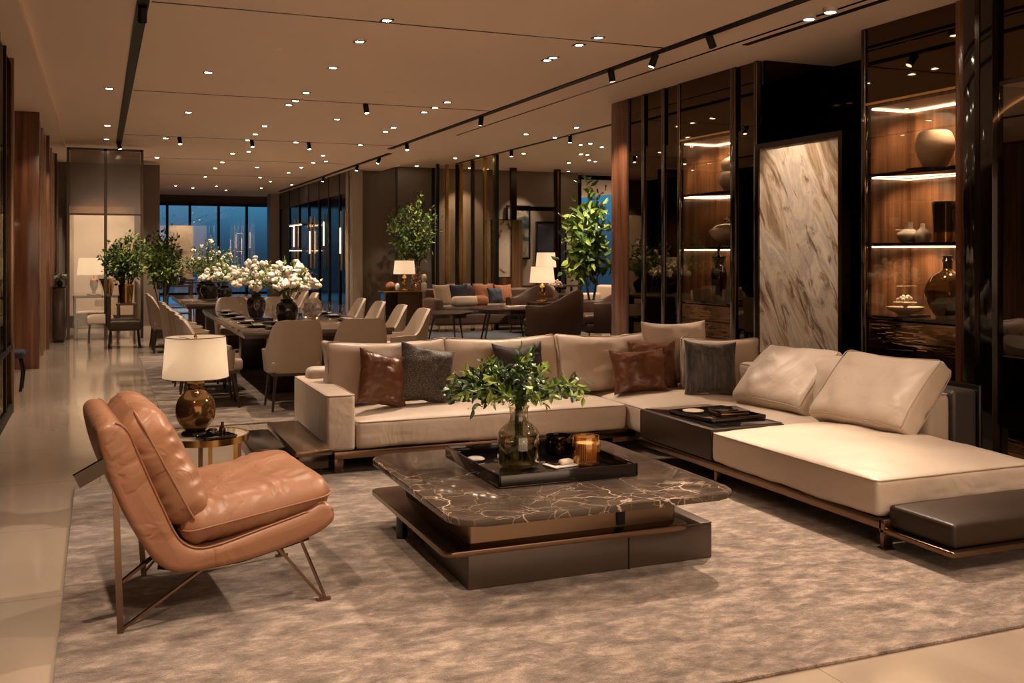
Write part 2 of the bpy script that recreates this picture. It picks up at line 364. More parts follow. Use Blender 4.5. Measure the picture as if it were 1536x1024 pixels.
def softbox(w, d, h, r=.04, crown=0.0, wr=0.0, seed=0, n=10, sides=0.0, bottomcrown=0.0, M=None, bm=None):
    """upholstered block centred on its own middle: rounded edges, crowned top, slight creases"""
    bm = bm or NB(); H = (w / 2, d / 2, h / 2); r = min(r, min(H) * .98)
    ax = [axpts(H[0], r, n), axpts(H[1], r, n), axpts(H[2], r, max(2, n // 3))]
    new = []
    for a in range(3):
        u, v = [i for i in range(3) if i != a]
        for s in (-1, 1):
            grid = []
            for pu in ax[u]:
                row = []
                for pv in ax[v]:
                    p = [0, 0, 0]; p[a] = s * H[a]; p[u] = pu; p[v] = pv
                    row.append(bm.verts.new(p))
                grid.append(row); new += row
            for i in range(len(ax[u]) - 1):
                for j in range(len(ax[v]) - 1):
                    bm.faces.new((grid[i][j], grid[i + 1][j], grid[i + 1][j + 1], grid[i][j + 1]))
    for vt in new:
        p = vt.co.copy(); inn = Vector([max(-(H[i] - r), min(H[i] - r, p[i])) for i in range(3)])
        dd = p - inn
        if dd.length > 1e-7: p = inn + dd.normalized() * r
        ux, uy, uz = p.x / H[0], p.y / H[1], p.z / H[2]
        if p.z > 0: p.z += crown * max(0, 1 - ux ** 4) * max(0, 1 - uy ** 4) * max(0, uz)
        else: p.z -= bottomcrown * max(0, 1 - ux * ux) * max(0, 1 - uy * uy) * max(0, -uz)
        if sides:
            p.x += sides * (1 - uz * uz) * max(0, 1 - uy ** 4) * (1 if ux > 0 else -1) * abs(ux) ** 3
            p.y += sides * (1 - uz * uz) * max(0, 1 - ux ** 4) * (1 if uy > 0 else -1) * abs(uy) ** 3
        if wr:
            q = Vector((p.x * 5 + seed * 7.3, p.y * 5 + seed, p.z * 5))
            k = noise.noise(q) + .5 * noise.noise(q * 2.3)
            nrm = Vector((ux ** 5, uy ** 5, uz)).normalized() if max(abs(ux), abs(uy), abs(uz)) > 0 else Vector((0, 0, 1))
            ed = max(abs(ux), abs(uy)) ** 8 * .7 if uz > 0 else 0
            p += nrm * wr * k * (1 - ed)
        vt.co = p
    bmesh.ops.remove_doubles(bm, verts=new, dist=.0006)
    if M is not None:
        for v in bm.verts: v.co = M @ v.co
    return bm
def pillow_bm(w, h, t, seed=0, n=26, pinch=.10, wr=.012, dent=0.0, box_=0.0):
    """scatter cushion in the local xz plane, thickness along y, pointed corners"""
    bm = NB(); V = {}
    for s in (-1, 1):
        for i in range(n + 1):
            for j in range(n + 1):
                u = math.sin(PI / 2 * (2 * i / n - 1)); v = math.sin(PI / 2 * (2 * j / n - 1))
                x = w / 2 * u * (1 - pinch * (1 - v * v) * abs(u) ** 2); z = h / 2 * v * (1 - pinch * (1 - u * u) * abs(v) ** 2)
                f = (max(0, 1 - u * u) * max(0, 1 - v * v)) ** .42
                if v > 0 and dent: z -= dent * h * (1 - u * u) * v ** 3
                q = Vector((u * 1.7 + seed * 3.1, v * 1.7 + s * 5, seed))
                k = noise.noise(q * 1.4) * 1.2 + .7 * noise.noise(q * 3.2)
                rad = math.atan2(v, u); k += .5 * math.sin(rad * 9 + seed) * (u * u * v * v)
                y = s * (t / 2 * f + box_ * 0) + s * wr * k * min(1, f * 2.5)
                if (i in (0, n) or j in (0, n)):
                    if (i, j) not in V: V[(i, j)] = bm.verts.new((x, 0, z))
                    V[(s, i, j)] = V[(i, j)]
                else: V[(s, i, j)] = bm.verts.new((x, y, z))
        for i in range(n):
            for j in range(n):
                bm.faces.new((V[(s, i, j)], V[(s, i + 1, j)], V[(s, i + 1, j + 1)], V[(s, i, j + 1)]))
    return bm
def edge_loop(w, h, y, pinch=.10, n=14, dent=0.0):
    out = []
    def P(u, v):
        x = w / 2 * u * (1 - pinch * (1 - v * v) * abs(u) ** 2); z = h / 2 * v * (1 - pinch * (1 - u * u) * abs(v) ** 2)
        if v > 0 and dent: z -= dent * h * (1 - u * u) * v ** 3
        return (x, y, z)
    for a, b in (((-1, -1), (1, -1)), ((1, -1), (1, 1)), ((1, 1), (-1, 1)), ((-1, 1), (-1, -1))):
        for i in range(n): out.append(P(a[0] + (b[0] - a[0]) * i / n, a[1] + (b[1] - a[1]) * i / n))
    return out
def spotlight(x, y, z, power, ang=70, blend=.7, col=(1, .76, .575), target=None, size=.03):
    l = bpy.data.lights.new('spot_lamp', 'SPOT'); l.energy = power; l.spot_size = R(ang); l.spot_blend = blend
    l.color = col; l.shadow_soft_size = size
    o = bpy.data.objects.new('spot_lamp', l); C.objects.link(o); o.location = (x, y, z)
    if target:
        o.rotation_euler = (Vector(target) - Vector((x, y, z))).to_track_quat('-Z', 'Y').to_euler()
    return o
def pointlight(x, y, z, power, size=.03, col=(1, .74, .50)):
    l = bpy.data.lights.new('lamp_bulb', 'POINT'); l.energy = power; l.color = col; l.shadow_soft_size = size
    o = bpy.data.objects.new('lamp_bulb', l); C.objects.link(o); o.location = (x, y, z); return o

# ================================================================== SETTING
CH = 3.4
struct('floor', bx(-5, 16, -4, 36, -.1, 0), FLOOR)
bm = NB(); box(bm, -.55, 6.0, -4, 35, CH, CH + .2); struct('ceiling', bm, CEILM)
struct('ceiling_left', bx(-5, -.55, -4, 35, CH - .06, CH + .2), CEILM)
bm = NB(); box(bm, 6.0, 16, 11.24, 35, 3.5, 3.7); box(bm, 6.0, 6.9, -4, 11.24, CH, CH + .2); struct('ceiling_right', bm, CEILM)

def trim(i, b, m): return struct('trim_%d' % i, b, m)
k = 1
# recessed joints of the ceiling
for y in (3.7, 8.0, 12.42, 17.1, 21.0, 25.2):
    trim(k, bx(.36, 4.82, y - .012, y + .012, CH - .003, CH + .01), GUN); k += 1
for x, y0, y1 in ((.30, -3, 18.4), (4.86, -3, 17.6), (5.08, 18.4, 31)):
    trim(k, bx(x - .045, x + .045, y0, y1, CH - .012, CH + .01), BLACKM); k += 1
trim(k, bx(5.29, 5.32, -3, 15.2, CH - .003, CH + .01), GUN); k += 1
trim(k, bx(7.30, 7.36, 11.6, 21, 3.488, 3.51), BLACKM); k += 1
trim(k, bx(5.40, 5.46, 4.9, 7.6, CH - .006, CH + .01), BLACKM); k += 1

# far end: window wall
def window(n, x0, x1, y, z0, z1, posts, ax='y'):
    bm = NB()
    fr = []
    for p in posts: fr.append((p - .04, p + .04, z0, z1))
    fr += [(x0, x1, z0, z0 + .08), (x0, x1, z1 - .1, z1)]
    for a, b_, c, d in fr: box(bm, a, b_, y - .06, y + .06, c, d)
    f = struct('window_%d' % n, bm, BLACKM)
    g = NB(); box(g, x0, x1, y - .008, y + .008, z0, z1); obj('pane', g, GLASS, f); return f
window(1, 1.1, 5.3, 34, .15, 3.15, (1.15, 2.0, 2.7, 3.6, 4.5, 5.25))
struct('wall_far', bx(-5, 16, 34.1, 34.3, 3.15, 3.75), DKBR)
struct('wall_far_left', bx(-5, 1.1, 33.9, 34.3, 0, 3.4), TAUPEW)
window(2, 11.0, 16, 22.4, .1, 3.45, (11.05, 12.05, 13.1, 14.2, 15.2))
bm = NB(); box(bm, 7.2, 11.0, 22.35, 22.6, 0, 3.5); struct('wall_back', bm, PLASTER)
bm = NB(); box(bm, 5.5, 6.35, 22.5, 22.75, 0, 3.5); box(bm, 6.35, 7.2, 22.3, 22.75, 0, 3.5); struct('wall_column', bm, TAUPEW)
struct('wall_column_edge', bx(5.27, 5.5, 22.2, 22.9, 0, 3.45, .01), LIMEST)
struct('trim_40', bx(7.17, 7.24, 22.27, 22.36, 0, 3.5), BLACKM)
struct('wall_bay_end', bx(15.9, 16, 11, 22.4, 0, 3.5), PLASTER)
struct('wall_bay_side', bx(6.9, 16, 11.24, 11.4, 0, 3.5), TAUPEW)

# ================================================================== RIGHT WALL CABINETRY (front plane x = 6)
XR = 6.0
struct('wall_right', bx(6.90, 7.0, -4, 11.24, 0, 3.4), MIRRD)
def cab_thing(name, label, cat, y, g=None): return thing(name, label, cat, (XR, y, 0), 0, g)
t = cab_thing('wood_pier', 'tall polished rosewood pier ending the display wall at its far left', 'pier', 11.02)
obj('panel', bx(0, .5, -.20, .22, 0, 3.4, .006), ROSEW, t); obj('edge_strip', bx(-.008, .5, -.245, -.20, 0, 3.4), DKWOOD, t)
# tinted glass bays with black posts
def posts_at(ys, w=.05, mat=BLACKM):
    for y, lb in ys:
        p_ = tag(obj('cabinet_post', bx(XR - .015, XR + .03, y - w, y + w, 0, 3.4, .006), mat), lb, 'post')
        obj('brass_edge', bx(XR - .019, XR - .015, y - w, y - w + .007, .02, 3.38), BRASS, p_)
posts_at([(10.42, 'black glossy post beside the rosewood pier'), (9.96, 'black glossy post in the middle of the far smoked glass bay')], .035, LACQ)
posts_at([(9.62, 'slim black post on the left edge of the narrow lit shelf bay')], .03, LACQ)
def glass_bay(y0, y1, label, depth=.42):
    t = thing('glass_cabinet', label, 'cabinet', (XR, (y0 + y1) / 2, 0)); h = (y1 - y0) / 2
    obj('carcass', bx(depth, depth + .03, -h, h, 0, 3.4), MIRR, t)
    bm = NB()
    for z in (.55, .97, 1.56, 2.14): box(bm, .05, depth, -h, h, z - .012, z + .012)
    obj('shelf', bm, LACQ, t)
    obj('header_panel', bx(.01, .03, -h, h, 2.74, 3.4), MIRR, t)
    obj('glass_door', bx(-.004, .004, -h, h, .02, 2.74), SMOKEG, t)
    return t
glass_bay(10.47, 10.77, 'smoked glass cabinet bay next to the rosewood pier')
glass_bay(10.01, 10.37, 'middle smoked glass cabinet bay between two black posts')
glass_bay(9.65, 9.91, 'smoked glass cabinet bay left of the narrow lit shelves')

def lit_bay(y0, y1, name, label, shelves, low):
    t = thing(name, label, 'shelves', (XR, (y0 + y1) / 2, 0)); h = (y1 - y0) / 2; D = .45
    obj('back_panel', bx(D, D + .02, -h, h, low, 2.74), WALNUT, t)
    obj('side_panel', bx(.02, D, h - .02, h, low, 2.74), WALNUT, t)
    obj('side_panel', bx(.02, D, -h, -h + .02, low, 2.74), WALNUT, t)
    obj('top_panel', bx(.0, D, -h, h, 2.72, 2.75), WALNUT, t)
    obj('header_panel', bx(-.01, .02, -h, h, 2.76, 3.4), MIRR, t)
    obj('header_trim', bx(-.02, .02, -h, h, 2.745, 2.765), BRASS, t)
    for z in shelves:
        s = obj('shelf', bx(.0, D, -h + .02, h - .02, z - .014, z + .014, .003), LACQ, t)
    for z in [2.718] + [s - .016 for s in shelves if s > low + .3]:
        bm = NB(); box(bm, D - .020, D - .010, -h + .03, h - .03, z - .009, z); box(bm, .03, D - .02, h - .030, h - .021, z - .009, z)
        obj('light_strip', bm, LEDW, t)
    obj('base_front', bx(.0, .04, -h, h, .02, low - .015), WAVYM, t)
    bm = NB()
    for i in range(5):
        z = .1 + (low - .12) * i / 5
        box(bm, -.012, .0, -h, h, z, z + .012)
    obj('drawer_rail', bm, GUN, t)
    obj('glass_door', bx(-.012, -.006, -h + .01, h - .01, low, 2.74), BAYG, t)
    return t
lit_bay(8.63, 9.59, 'lit_display_bay', 'narrow warm lit walnut shelf bay between black glass posts', (2.14, 1.56, .97), .96)
lit_bay(5.69, 6.66, 'lit_display_bay', 'wide warm lit walnut shelf bay right of the marble slab', (2.155, 1.575, .97), .96)
for y, w, lb in ((8.58, .05, 'black glossy post on the right edge of the narrow lit shelf bay'), (8.20, .03, 'thin black post left of the marble slab'),
                 (6.69, .028, 'slim black post left of the wide lit shelf bay')):
    p_ = tag(obj('cabinet_post', bx(XR - .02, XR + .04, y - w, y + w, 0, 3.4, .006), LACQ), lb, 'post')
    obj('brass_edge', bx(XR - .024, XR - .02, y - w, y - w + .007, .02, 3.38), BRASS, p_)
glass_bay(8.24, 8.52, 'slim smoked glass bay between the lit shelves and the marble slab')
# niche behind the marble slab
struct('wall_niche_left', bx(6.06, 6.9, 8.14, 8.17, 0, 3.4), MIRRD)
struct('wall_niche_right', bx(6.46, 6.9, 6.72, 6.75, 0, 3.4), MIRRD)
t = thing('stone_screen', 'tall beige streaked marble slab standing in a dark bronze frame', 'panel', (6.0, 7.55, 0))
obj('slab', bx(-.02, .03, -.575, .575, .1, 2.52), SLAB, t)
bm = NB()
box(bm, -.04, .06, -.62, -.575, 0, 2.57); box(bm, -.04, .06, .575, .62, 0, 2.57); box(bm, -.04, .06, -.575, .575, 2.52, 2.57); box(bm, -.04, .06, -.575, .575, 0, .1)
obj('frame', bm, GUN, t)
obj('brass_edge', bx(-.044, -.04, -.578, -.572, .1, 2.52), BRASS, t)
t = thing('niche_shelf', 'dark mirrored side shelves seen between the marble slab and lit bay', 'shelves', (6.25, 6.83, 0))
obj('backing', bx(.16, .20, -.07, .10, 0, 3.4), MIRR, t)
bm = NB()
for z in (.6, .97, 1.3, 1.57, 1.9, 2.14): box(bm, -.1, .16, -.07, .08, z - .01, z + .01)
obj('shelf', bm, LACQ, t)
tag(obj('wood_pier', bx(5.96, 6.5, 5.60, 5.685, 0, 3.4, .005), ROSEW), 'slim rosewood pier right of the wide lit shelf bay', 'pier')
t = thing('black_column', 'tall glossy black column right of the wide lit shelf bay', 'column', (6.0, 5.46, 0))
obj('shaft', bx(-.06, .6, -.13, .135, 0, 3.4, .008), LACQ, t); obj('inlay', bx(-.066, -.06, -.02, 0.02, .02, 3.38), GUN, t)
t = thing('glass_cabinet', 'smoked glass cabinet at the right edge of the view', 'cabinet', (6.0, 4.2, 0))
obj('carcass', bx(.45, .5, -1.12, 1.12, 0, 3.4), MIRR, t)
bm = NB()
for z in (.97, 1.57, 2.16): box(bm, .05, .45, -1.12, 1.12, z - .014, z + .014)
obj('shelf', bm, LACQ, t); obj('light_strip', bx(.40, .42, -1.1, 1.1, 2.69, 2.705), LED, t)
obj('base_panel', bx(.02, .3, -1.12, 1.12, 0, .25), WAVYM, t)
obj('top_panel', bx(.0, .5, -1.12, 1.12, 2.71, 2.74), DKWOOD, t)
obj('header_panel', bx(.0, .03, -1.12, 1.12, 2.74, 3.4), MIRR, t)
obj('glass_door', bx(-.004, .004, -1.12, 1.12, .25, 2.71), pane('brown_tint_glass', (.62, .50, .36), .06, graz=.4), t)
tag(obj('glass_cabinet', bx(6.0, 6.05, -4, 3.05, 0, 3.4), MIRR), 'bronze mirror cladding of the display wall out of frame', 'cabinet')

# ------------------------------------------------------------------ objects on the shelves
def vase(name, label, cat, x, y, z, prof, mat, group=None, seg=36):
    o = obj(name, lathe(NB(), prof, seg), mat, None, 50); o.location = (x, y, z); return tag(o, label, cat, group)
def sm(prof, n=5):
    """Catmull-Rom through a lathe profile"""
    P = [prof[0]] + prof + [prof[-1]]; out = []
    for i in range(1, len(P) - 2):
        for s in range(n):
            t = s / n; a, b, c, d = P[i - 1], P[i], P[i + 1], P[i + 2]
            out.append(tuple(max(0 if q == 0 else -9, .5 * (2 * b[q] + (c[q] - a[q]) * t + (2 * a[q] - 5 * b[q] + 4 * c[q] - d[q]) * t * t + (3 * b[q] - a[q] - 3 * c[q] + d[q]) * t ** 3)) for q in (0, 1)))
    out.append(prof[-1]); return out
S1, S2, S3 = 2.172, 1.592, .987
vase('ceramic_vase', 'round ivory ceramic pot on the upper shelf of the wide lit bay', 'vase', 6.2, 6.12, S1 + .012, sm([(0, 0), (.07, 0), (.10, .03), (.145, .14), (.15, .21), (.125, .28), (.105, .295), (.10, .28), (.10, .1), (0, .09)]), CERAM)
vase('flat_dish', 'thin dark round tray beneath the ivory ceramic pot', 'tray', 6.2, 6.15, S1, [(0, 0), (.19, 0), (.20, .012), (0, .012)], GUN)
vase('folded_dish', 'small dark glazed dish at the right end of the upper shelf', 'dish', 6.16, 5.76, S1, sm([(0, 0), (.03, 0), (.06, .02), (.03, .05), (.015, .075), (0, .08)]), AMBERC)
vase('ceramic_pitcher', 'squat pearl ceramic jar on the middle shelf of the wide bay', 'jar', 6.22, 6.42, S2, sm([(0, 0), (.06, 0), (.095, .045), (.09, .08), (.04, .11), (.035, .16), (.04, .17), (0, .17)]), CERAMG)
vase('small_pitcher', 'smaller rounded pearl jar beside the squat pearl jar', 'jar', 6.20, 6.25, S2, sm([(0, 0), (.05, 0), (.065, .05), (.05, .09), (.02, .12), (.018, .15), (0, .15)]), CERAMG)
t = thing('black_jug', 'black glazed jug with gold foot on the middle shelf', 'jug', (6.18, 6.0, S2))
obj('body', lathe(NB(), sm([(.088, .075), (.088, .10), (.09, .2), (.095, .30), (.085, .30), (.08, .1), (0, .09)])), BLKC, t)
obj('foot', lathe(NB(), [(0, 0), (.088, 0), (.092, .075), (0, .075)]), BRASS, t)
obj('handle', tube(NB(), [(0, -.09, .10), (0, -.14, .17), (0, -.155, .25), (0, -.11, .28), (0, -.085, .27)], .016, 8), BLKC, t)
t = thing('gold_sculpture', 'glossy gold curled glass ornament right of the black jug', 'ornament', (6.2, 5.76, S2))
obj('coil', tube(NB(), [(.0, .03 * math.cos(a * .7), .03 + a * .03 + .02 * math.sin(a * 1.4)) for a in range(14)], .03, 10, .018), VGLASS, t)
obj('base', lathe(NB(), [(0, 0), (.05, 0), (.05, .03), (0, .03)]), BRASS, t)
t = thing('bottle_vase', 'large round bronze glazed bottle vase on the lowest lit shelf', 'vase', (6.18, 5.97, S3))
obj('body', lathe(NB(), sm([(0, 0), (.085, 0), (.09, .02), (.125, .07), (.172, .17), (.17, .24), (.12, .33), (.05, .375), (.035, .40)], 6), 40), AMBERC, t)
obj('neck', lathe(NB(), sm([(.037, .38), (.036, .44), (.045, .455), (.034, .47), (.04, .49), (.045, .495), (.03, .495)]), 24), BLKC, t)
t = thing('footed_bowl', 'low ivory footed bowl with small blossoms on the lowest lit shelf', 'bowl', (6.16, 6.40, S3))
obj('bowl', lathe(NB(), sm([(0, 0), (.05, 0), (.055, .012), (.13, .045), (.15, .07), (.135, .065), (.05, .03), (0, .025)])), CERAM, t)
obj('upper_bowl', lathe(NB(), sm([(.02, .03), (.02, .075), (.085, .10), (.09, .112), (.06, .105), (0, .09)])), CERAM, t)
bm = NB()
for i in range(14):
    a = i * 2.4; r_ = .02 + .05 * (i % 5) / 5
    bmesh.ops.create_icosphere(bm, subdivisions=1, radius=.018, matrix=Matrix.Translation((r_ * math.cos(a), r_ * math.sin(a), .13 + .012 * (i % 3))))
obj('blossoms', bm, PETAL, t)
tag(obj('flat_book', bx(6.03, 6.2, 6.16, 6.24, S3, S3 + .018, .003), DKWOOD), 'thin dark box between the footed bowl and bottle vase', 'box')
# header ornament
t = thing('gourd_jar', 'pale rounded jar high up behind the mirrored header', 'jar', (5.985, 5.80, 2.70)) if False else None
# narrow bay
t = thing('lidded_jar', 'pale lidded ginger jar on the top shelf of the narrow bay', 'jar', (6.2, 8.92, S1 - .018))
obj('body', lathe(NB(), sm([(0, 0), (.07, 0), (.075, .02), (.13, .10), (.12, .19), (.085, .23), (.09, .25)])), CERAMG, t)
obj('lid', lathe(NB(), sm([(.10, .25), (.115, .29), (.09, .34), (.03, .37), (.02, .39), (.028, .41), (0, .42)])), CERAMG, t)
t = thing('tureen', 'pearl ceramic tureen with curled lid on the narrow bay middle shelf', 'bowl', (6.23, 9.0, S2 - .018))
obj('bowl', lathe(NB(), sm([(0, 0), (.08, 0), (.09, .015), (.18, .09), (.22, .16), (.19, .19), (.1, .2)])), CERAMG, t)
obj('lid', lathe(NB(), sm([(.19, .19), (.15, .225), (.06, .25), (0, .255)])), CERAMG, t)
obj('finial', tube(NB(), [(0, .05, .24), (0, .07, .29), (0, .03, .31), (0, .0, .28), (0, -.05, .275), (0, -.09, .25)], .018, 8, .008), CERAMG, t)
t = thing('amphora', 'slender black bottle vase on the narrow bay lowest shelf', 'vase', (6.2, 9.15, S3))
obj('body', lathe(NB(), sm([(0, 0), (.06, 0), (.065, .02), (.085, .2), (.09, .27), (.07, .35), (.05, .40), (.07, .46), (.085, .48), (.07, .48)])), BLKC, t)
obj('stopper', lathe(NB(), sm([(.03, .46), (.02, .5), (.018, .56), (.024, .59), (0, .61)])), BLKC, t)

# ================================================================== RUGS
tag(obj('area_rug', bx(-.15, 4.35, 2.92, 6.98, 0, .014, .005), RUG), 'large mottled taupe rug under the seating group', 'rug')
tag(obj('area_rug', bx(.53, 4.9, 8.98, 15.4, 0, .012, .004), RUG2), 'silvery mottled rug under the near dining table', 'rug')

# ================================================================== SECTIONAL SOFA
t = thing('sectional_sofa', 'cream leather corner sofa with chaise and built-in dark side table', 'sofa', (1.4, 6.65, 0))
O = Vector((1.4, 6.65, 0))
def at_(x0, x1, y0, y1, z0, z1, r=.04, crown=0, wr=.004, seed=0, n=12, sides=.006, mat=CREAM, name='seat_cushion', pipe=True, par=None):
    c = Vector(((x0 + x1) / 2, (y0 + y1) / 2, (z0 + z1) / 2)) - O
    o = obj(name, softbox(x1 - x0, y1 - y0, z1 - z0, r, crown, wr, seed, n, sides), mat, par or t, 60, c)
    if pipe:
        e = r * .29; w, d, h = (x1 - x0) / 2 - e + .004, (y1 - y0) / 2 - e + .004, (z1 - z0) / 2 - e + .002
        pts = rrect(-w, w, -d, d, min(r, .03), 4)
        P = []
        for i, (a, b) in enumerate(pts):
            na, nb = pts[(i + 1) % len(pts)]
            L = math.hypot(na - a, nb - b); k_ = max(1, int(L / .08))
            for s in range(k_):
                P.append((a + (na - a) * s / k_, b + (nb - b) * s / k_, h))
        obj('piping', tube(NB(), P, .0045, 6, closed=True), CREAM2, o)
    return o
# base rails
bm = NB()
box(bm, 0, 2.36, 0.0, .05, .115, .165, .004); box(bm, 0, .06, 0, 1.2, .115, .165, .004)
obj('base_rail', bm, BRONZE, t)
def rel(x0, x1, y0, y1, z0, z1, bev=.004): return bx(x0 - O.x, x1 - O.x, y0 - O.y, y1 - O.y, z0, z1, bev)
obj('base_rail', rel(3.62, 3.66, 3.92, 6.36, .115, .165), BRONZE, t)
obj('base_rail', rel(3.62, 4.78, 3.90, 3.94, .115, .165), BRONZE, t)
obj('plinth', rel(1.6, 3.75, 7.0, 7.8, .0, .13), BLACKM, t)
obj('plinth', rel(4.36, 4.95, 4.25, 7.7, .0, .13), BLACKM, t)
at_(1.40, 1.60, 6.66, 7.86,   .165, .545, .026, .0, .002, 1, 8, .003, name='armrest')
at_(1.615, 3.70, 6.67, 7.62, .165, .355, .030, .045, .010, 2, 34)
at_(3.71, 4.80, 6.42, 7.62, .165, .355, .030, .045, .009, 4, 22)
at_(4.21, 4.80, 5.42, 6.42, .165, .355, .035, .03, .005, 5)
at_(3.62, 4.76, 3.95, 5.425, .165, .355, .026, .065, .010, 6, 30, .004)
# back rails
at_(1.47, 4.98, 7.62, 7.80, .16, .625, .05, 0, .003, 7, 14, pipe=False, name='backrest')
at_(4.76, 4.96, 4.76, 7.7, .16, .625, .05, 0, .003, 8, 14, name='backrest')
o = obj('back_cladding', softbox(.21, 2.95, .50, .03, 0, .002, 9, 10), CHAR, t, 60, Vector((5.065, 6.225, .385)) - O)
o['label'] = 'charcoal leather outer cladding of the backrest'
obj('back_frame', rel(5.172, 5.20, 4.74, 7.7, .08, .66), LACQ, t)
# dark box table built into the sofa
o = obj('side_table', rel(3.62, 4.20, 5.43, 6.35, .168, .372, .012), LEATHDK, t); o['label'] = 'espresso leather box table built between seat modules'
obj('table_top', rel(3.66, 4.19, 5.45, 6.33, .372, .378, .002), LACQ, o, loc=None)
# end bench
o = obj('bench_plate', rel(3.63, 4.85, 3.47, 3.95, .095, .122), BRONZE, t)
o = obj('bench_pad', softbox(1.18, .42, .115, .022, .006, .003, 11, 10), LEATHDK, t, 60, Vector((4.255, 3.715, .18)) - O); o['label'] = 'espresso leather bench pad at the end of the chaise'
def leg_blade(x, y):
    bm = NB(); box(bm, x - .03 - O.x, x + .03 - O.x, y - .012 - O.y, y + .012 - O.y, 0.0145 if x < 4.35 else 0, .115, .003); box(bm, x - .03 - O.x, x + .03 - O.x, y - .03 - O.y, y + .03 - O.y, 0.0145 if x < 4.35 else 0, .022)
    obj('leg', bm, BRONZE, t)
for x, y in ((3.66, 3.93), (4.6, 3.93), (1.5, 6.72), (2.66, 6.72), (3.66, 5.4), (4.9, 4.8)): leg_blade(x, y)

def cushion(name, label, cat, w, h, th, loc, yaw, lean, roll=0, mat=CREAM, seed=0, pinch=.06, dent=0.0, wr=.012, boxy=False, group=None, pipecol=None, sag=.030):
    """leaning cushion: local x width, z height, y thickness, pivot at bottom middle"""
    e = thing(name, label, cat, loc, 0, group)
    M = Matrix.Rotation(R(yaw), 4, 'Z') @ Matrix.Rotation(R(lean), 4, 'X') @ Matrix.Rotation(R(roll), 4, 'Y')
    if boxy:
        bm = softbox(w, h, th, min(.032, th * .35), .050, .024 if wr else 0, seed, 18, .004, .03)
        for v in bm.verts: v.co = Vector((v.co.x, -v.co.z, v.co.y))
        # pulled corners
        for v in bm.verts:
            ux, uz = v.co.x / (w / 2), v.co.z / (h / 2)
            c = abs(ux) ** 5 * abs(uz) ** 5
            v.co.x *= 1 + .04 * c; v.co.z *= 1 + .04 * c; v.co.y *= 1 - .35 * c
            if uz > 0: v.co.z -= sag * (1 - ux * ux) * uz ** 2
    else: bm = pillow_bm(w, h, th, seed, 26, pinch, wr, dent)
    T = M @ Matrix.Translation((0, 0, h / 2))
    for v in bm.verts: v.co = T @ v.co
    obj('cover', bm, mat, e, 70)
    if pipecol:
        if boxy:
            for sgn in ((-1,) if boxy != 2 else (-1, 1)):
                w2, h2 = w / 2 - .004, h / 2 - .004
                P = []
                pts = rrect(-w2, w2, -h2, h2, .04, 4)
                for i, (a, b) in enumerate(pts):
                    na, nb = pts[(i + 1) % len(pts)]
                    L = math.hypot(na - a, nb - b); k_ = max(1, int(L / .08))
                    for s in range(k_):
                        x_, z_ = a + (na - a) * s / k_, b + (nb - b) * s / k_
                        c = abs(x_ / (w / 2)) ** 5 * abs(z_ / (h / 2)) ** 5
                        P.append(T @ Vector((x_ * (1 + .04 * c), sgn * (th / 2 - .006) * (1 - .35 * c), z_ * (1 + .04 * c) - (sag * (1 - (2 * x_ / w) ** 2) * (2 * z_ / h) ** 2 if z_ > 0 else 0))))
                obj('piping', tube(NB(), P, .004, 5, closed=True), pipecol, e)
        else:
            P = [T @ Vector(p) for p in edge_loop(w, h, 0, pinch, 14, dent)]
            obj('piping', tube(NB(), P, .004, 5, closed=True), pipecol, e)
    return e
SZ = .375
cushion('back_cushion', 'cream leather back cushion beside the left sofa arm', 'cushion', .92, .47, .17, (2.01, 7.34, SZ), 0, -11, 0, CREAM, 21, boxy=True, pipecol=CREAM2)
cushion('back_cushion', 'cream leather back cushion behind the bouquet, with the dark pillow', 'cushion', .94, .47, .17, (2.94, 7.34, SZ), 0, -11, 0, CREAM, 22, boxy=True, pipecol=CREAM2)
cushion('back_cushion', 'cream leather back cushion left of the corner, behind the cognac pillow', 'cushion', .90, .47, .17, (3.86, 7.30, SZ), 0, -11, 0, CREAM, 23, boxy=True, pipecol=CREAM2)
cushion('back_cushion', 'cream leather back cushion in the sofa corner behind the striped pillow', 'cushion', .62, .44, .17, (4.68, 6.90, SZ), -32, -12, 0, CREAM, 24, boxy=True, pipecol=CREAM2)
cushion('corner_pillow', 'tall crumpled cream pillow standing highest in the sofa corner', 'cushion', .60, .54, .20, (4.47, 7.22, SZ + .02), -4, -6, 0, CREAM, 25, .05, .03, .016)
cushion('lounge_cushion', 'cream leather cushion leaning over the seat beside the dark side table', 'cushion', .72, .53, .16, (4.46, 5.96, SZ + .02), -86, -45, 0, CREAM, 26, boxy=2, pipecol=CREAM2)
cushion('lounge_cushion', 'large cream leather cushion nearest the chaise end', 'cushion', .77, .53, .16, (4.42, 5.00, SZ + .04), -86, -42, 0, CREAM, 27, boxy=2, pipecol=CREAM2)
cushion('back_cushion', 'flat cream cushion tucked behind the two lounge cushions', 'cushion', .74, .45, .10, (4.62, 5.60, SZ + .01), -90, -22, 0, CREAM, 28, boxy=True)
cushion('leather_pillow', 'cognac leather pillow beside the left arm of the sofa', 'pillow', .40, .41, .16, (1.86, 6.95, SZ + .03), 16, -17, 13, COGNAC, 31, .10, .03, .02, pipecol=None)
cushion('woven_pillow', 'grey snakeskin-look woven pillow right of the first cognac pillow', 'pillow', .44, .43, .15, (2.19, 7.02, SZ + .03), 8, -15, 13, WEAVE, 32, .09, .02, .014)
cushion('dark_pillow', 'dark plum fabric pillow half hidden behind the green bouquet', 'pillow', .44, .43, .15, (3.00, 7.06, SZ + .02), 6, -13, 0, DKPIL, 33, .10, .06, .014)
cushion('leather_pillow', 'wide cognac leather pillow in front at the sofa corner', 'pillow', .50, .36, .17, (3.99, 6.96, SZ + .01), 0, -16, 0, COGNAC, 34, .11, .02, .02)
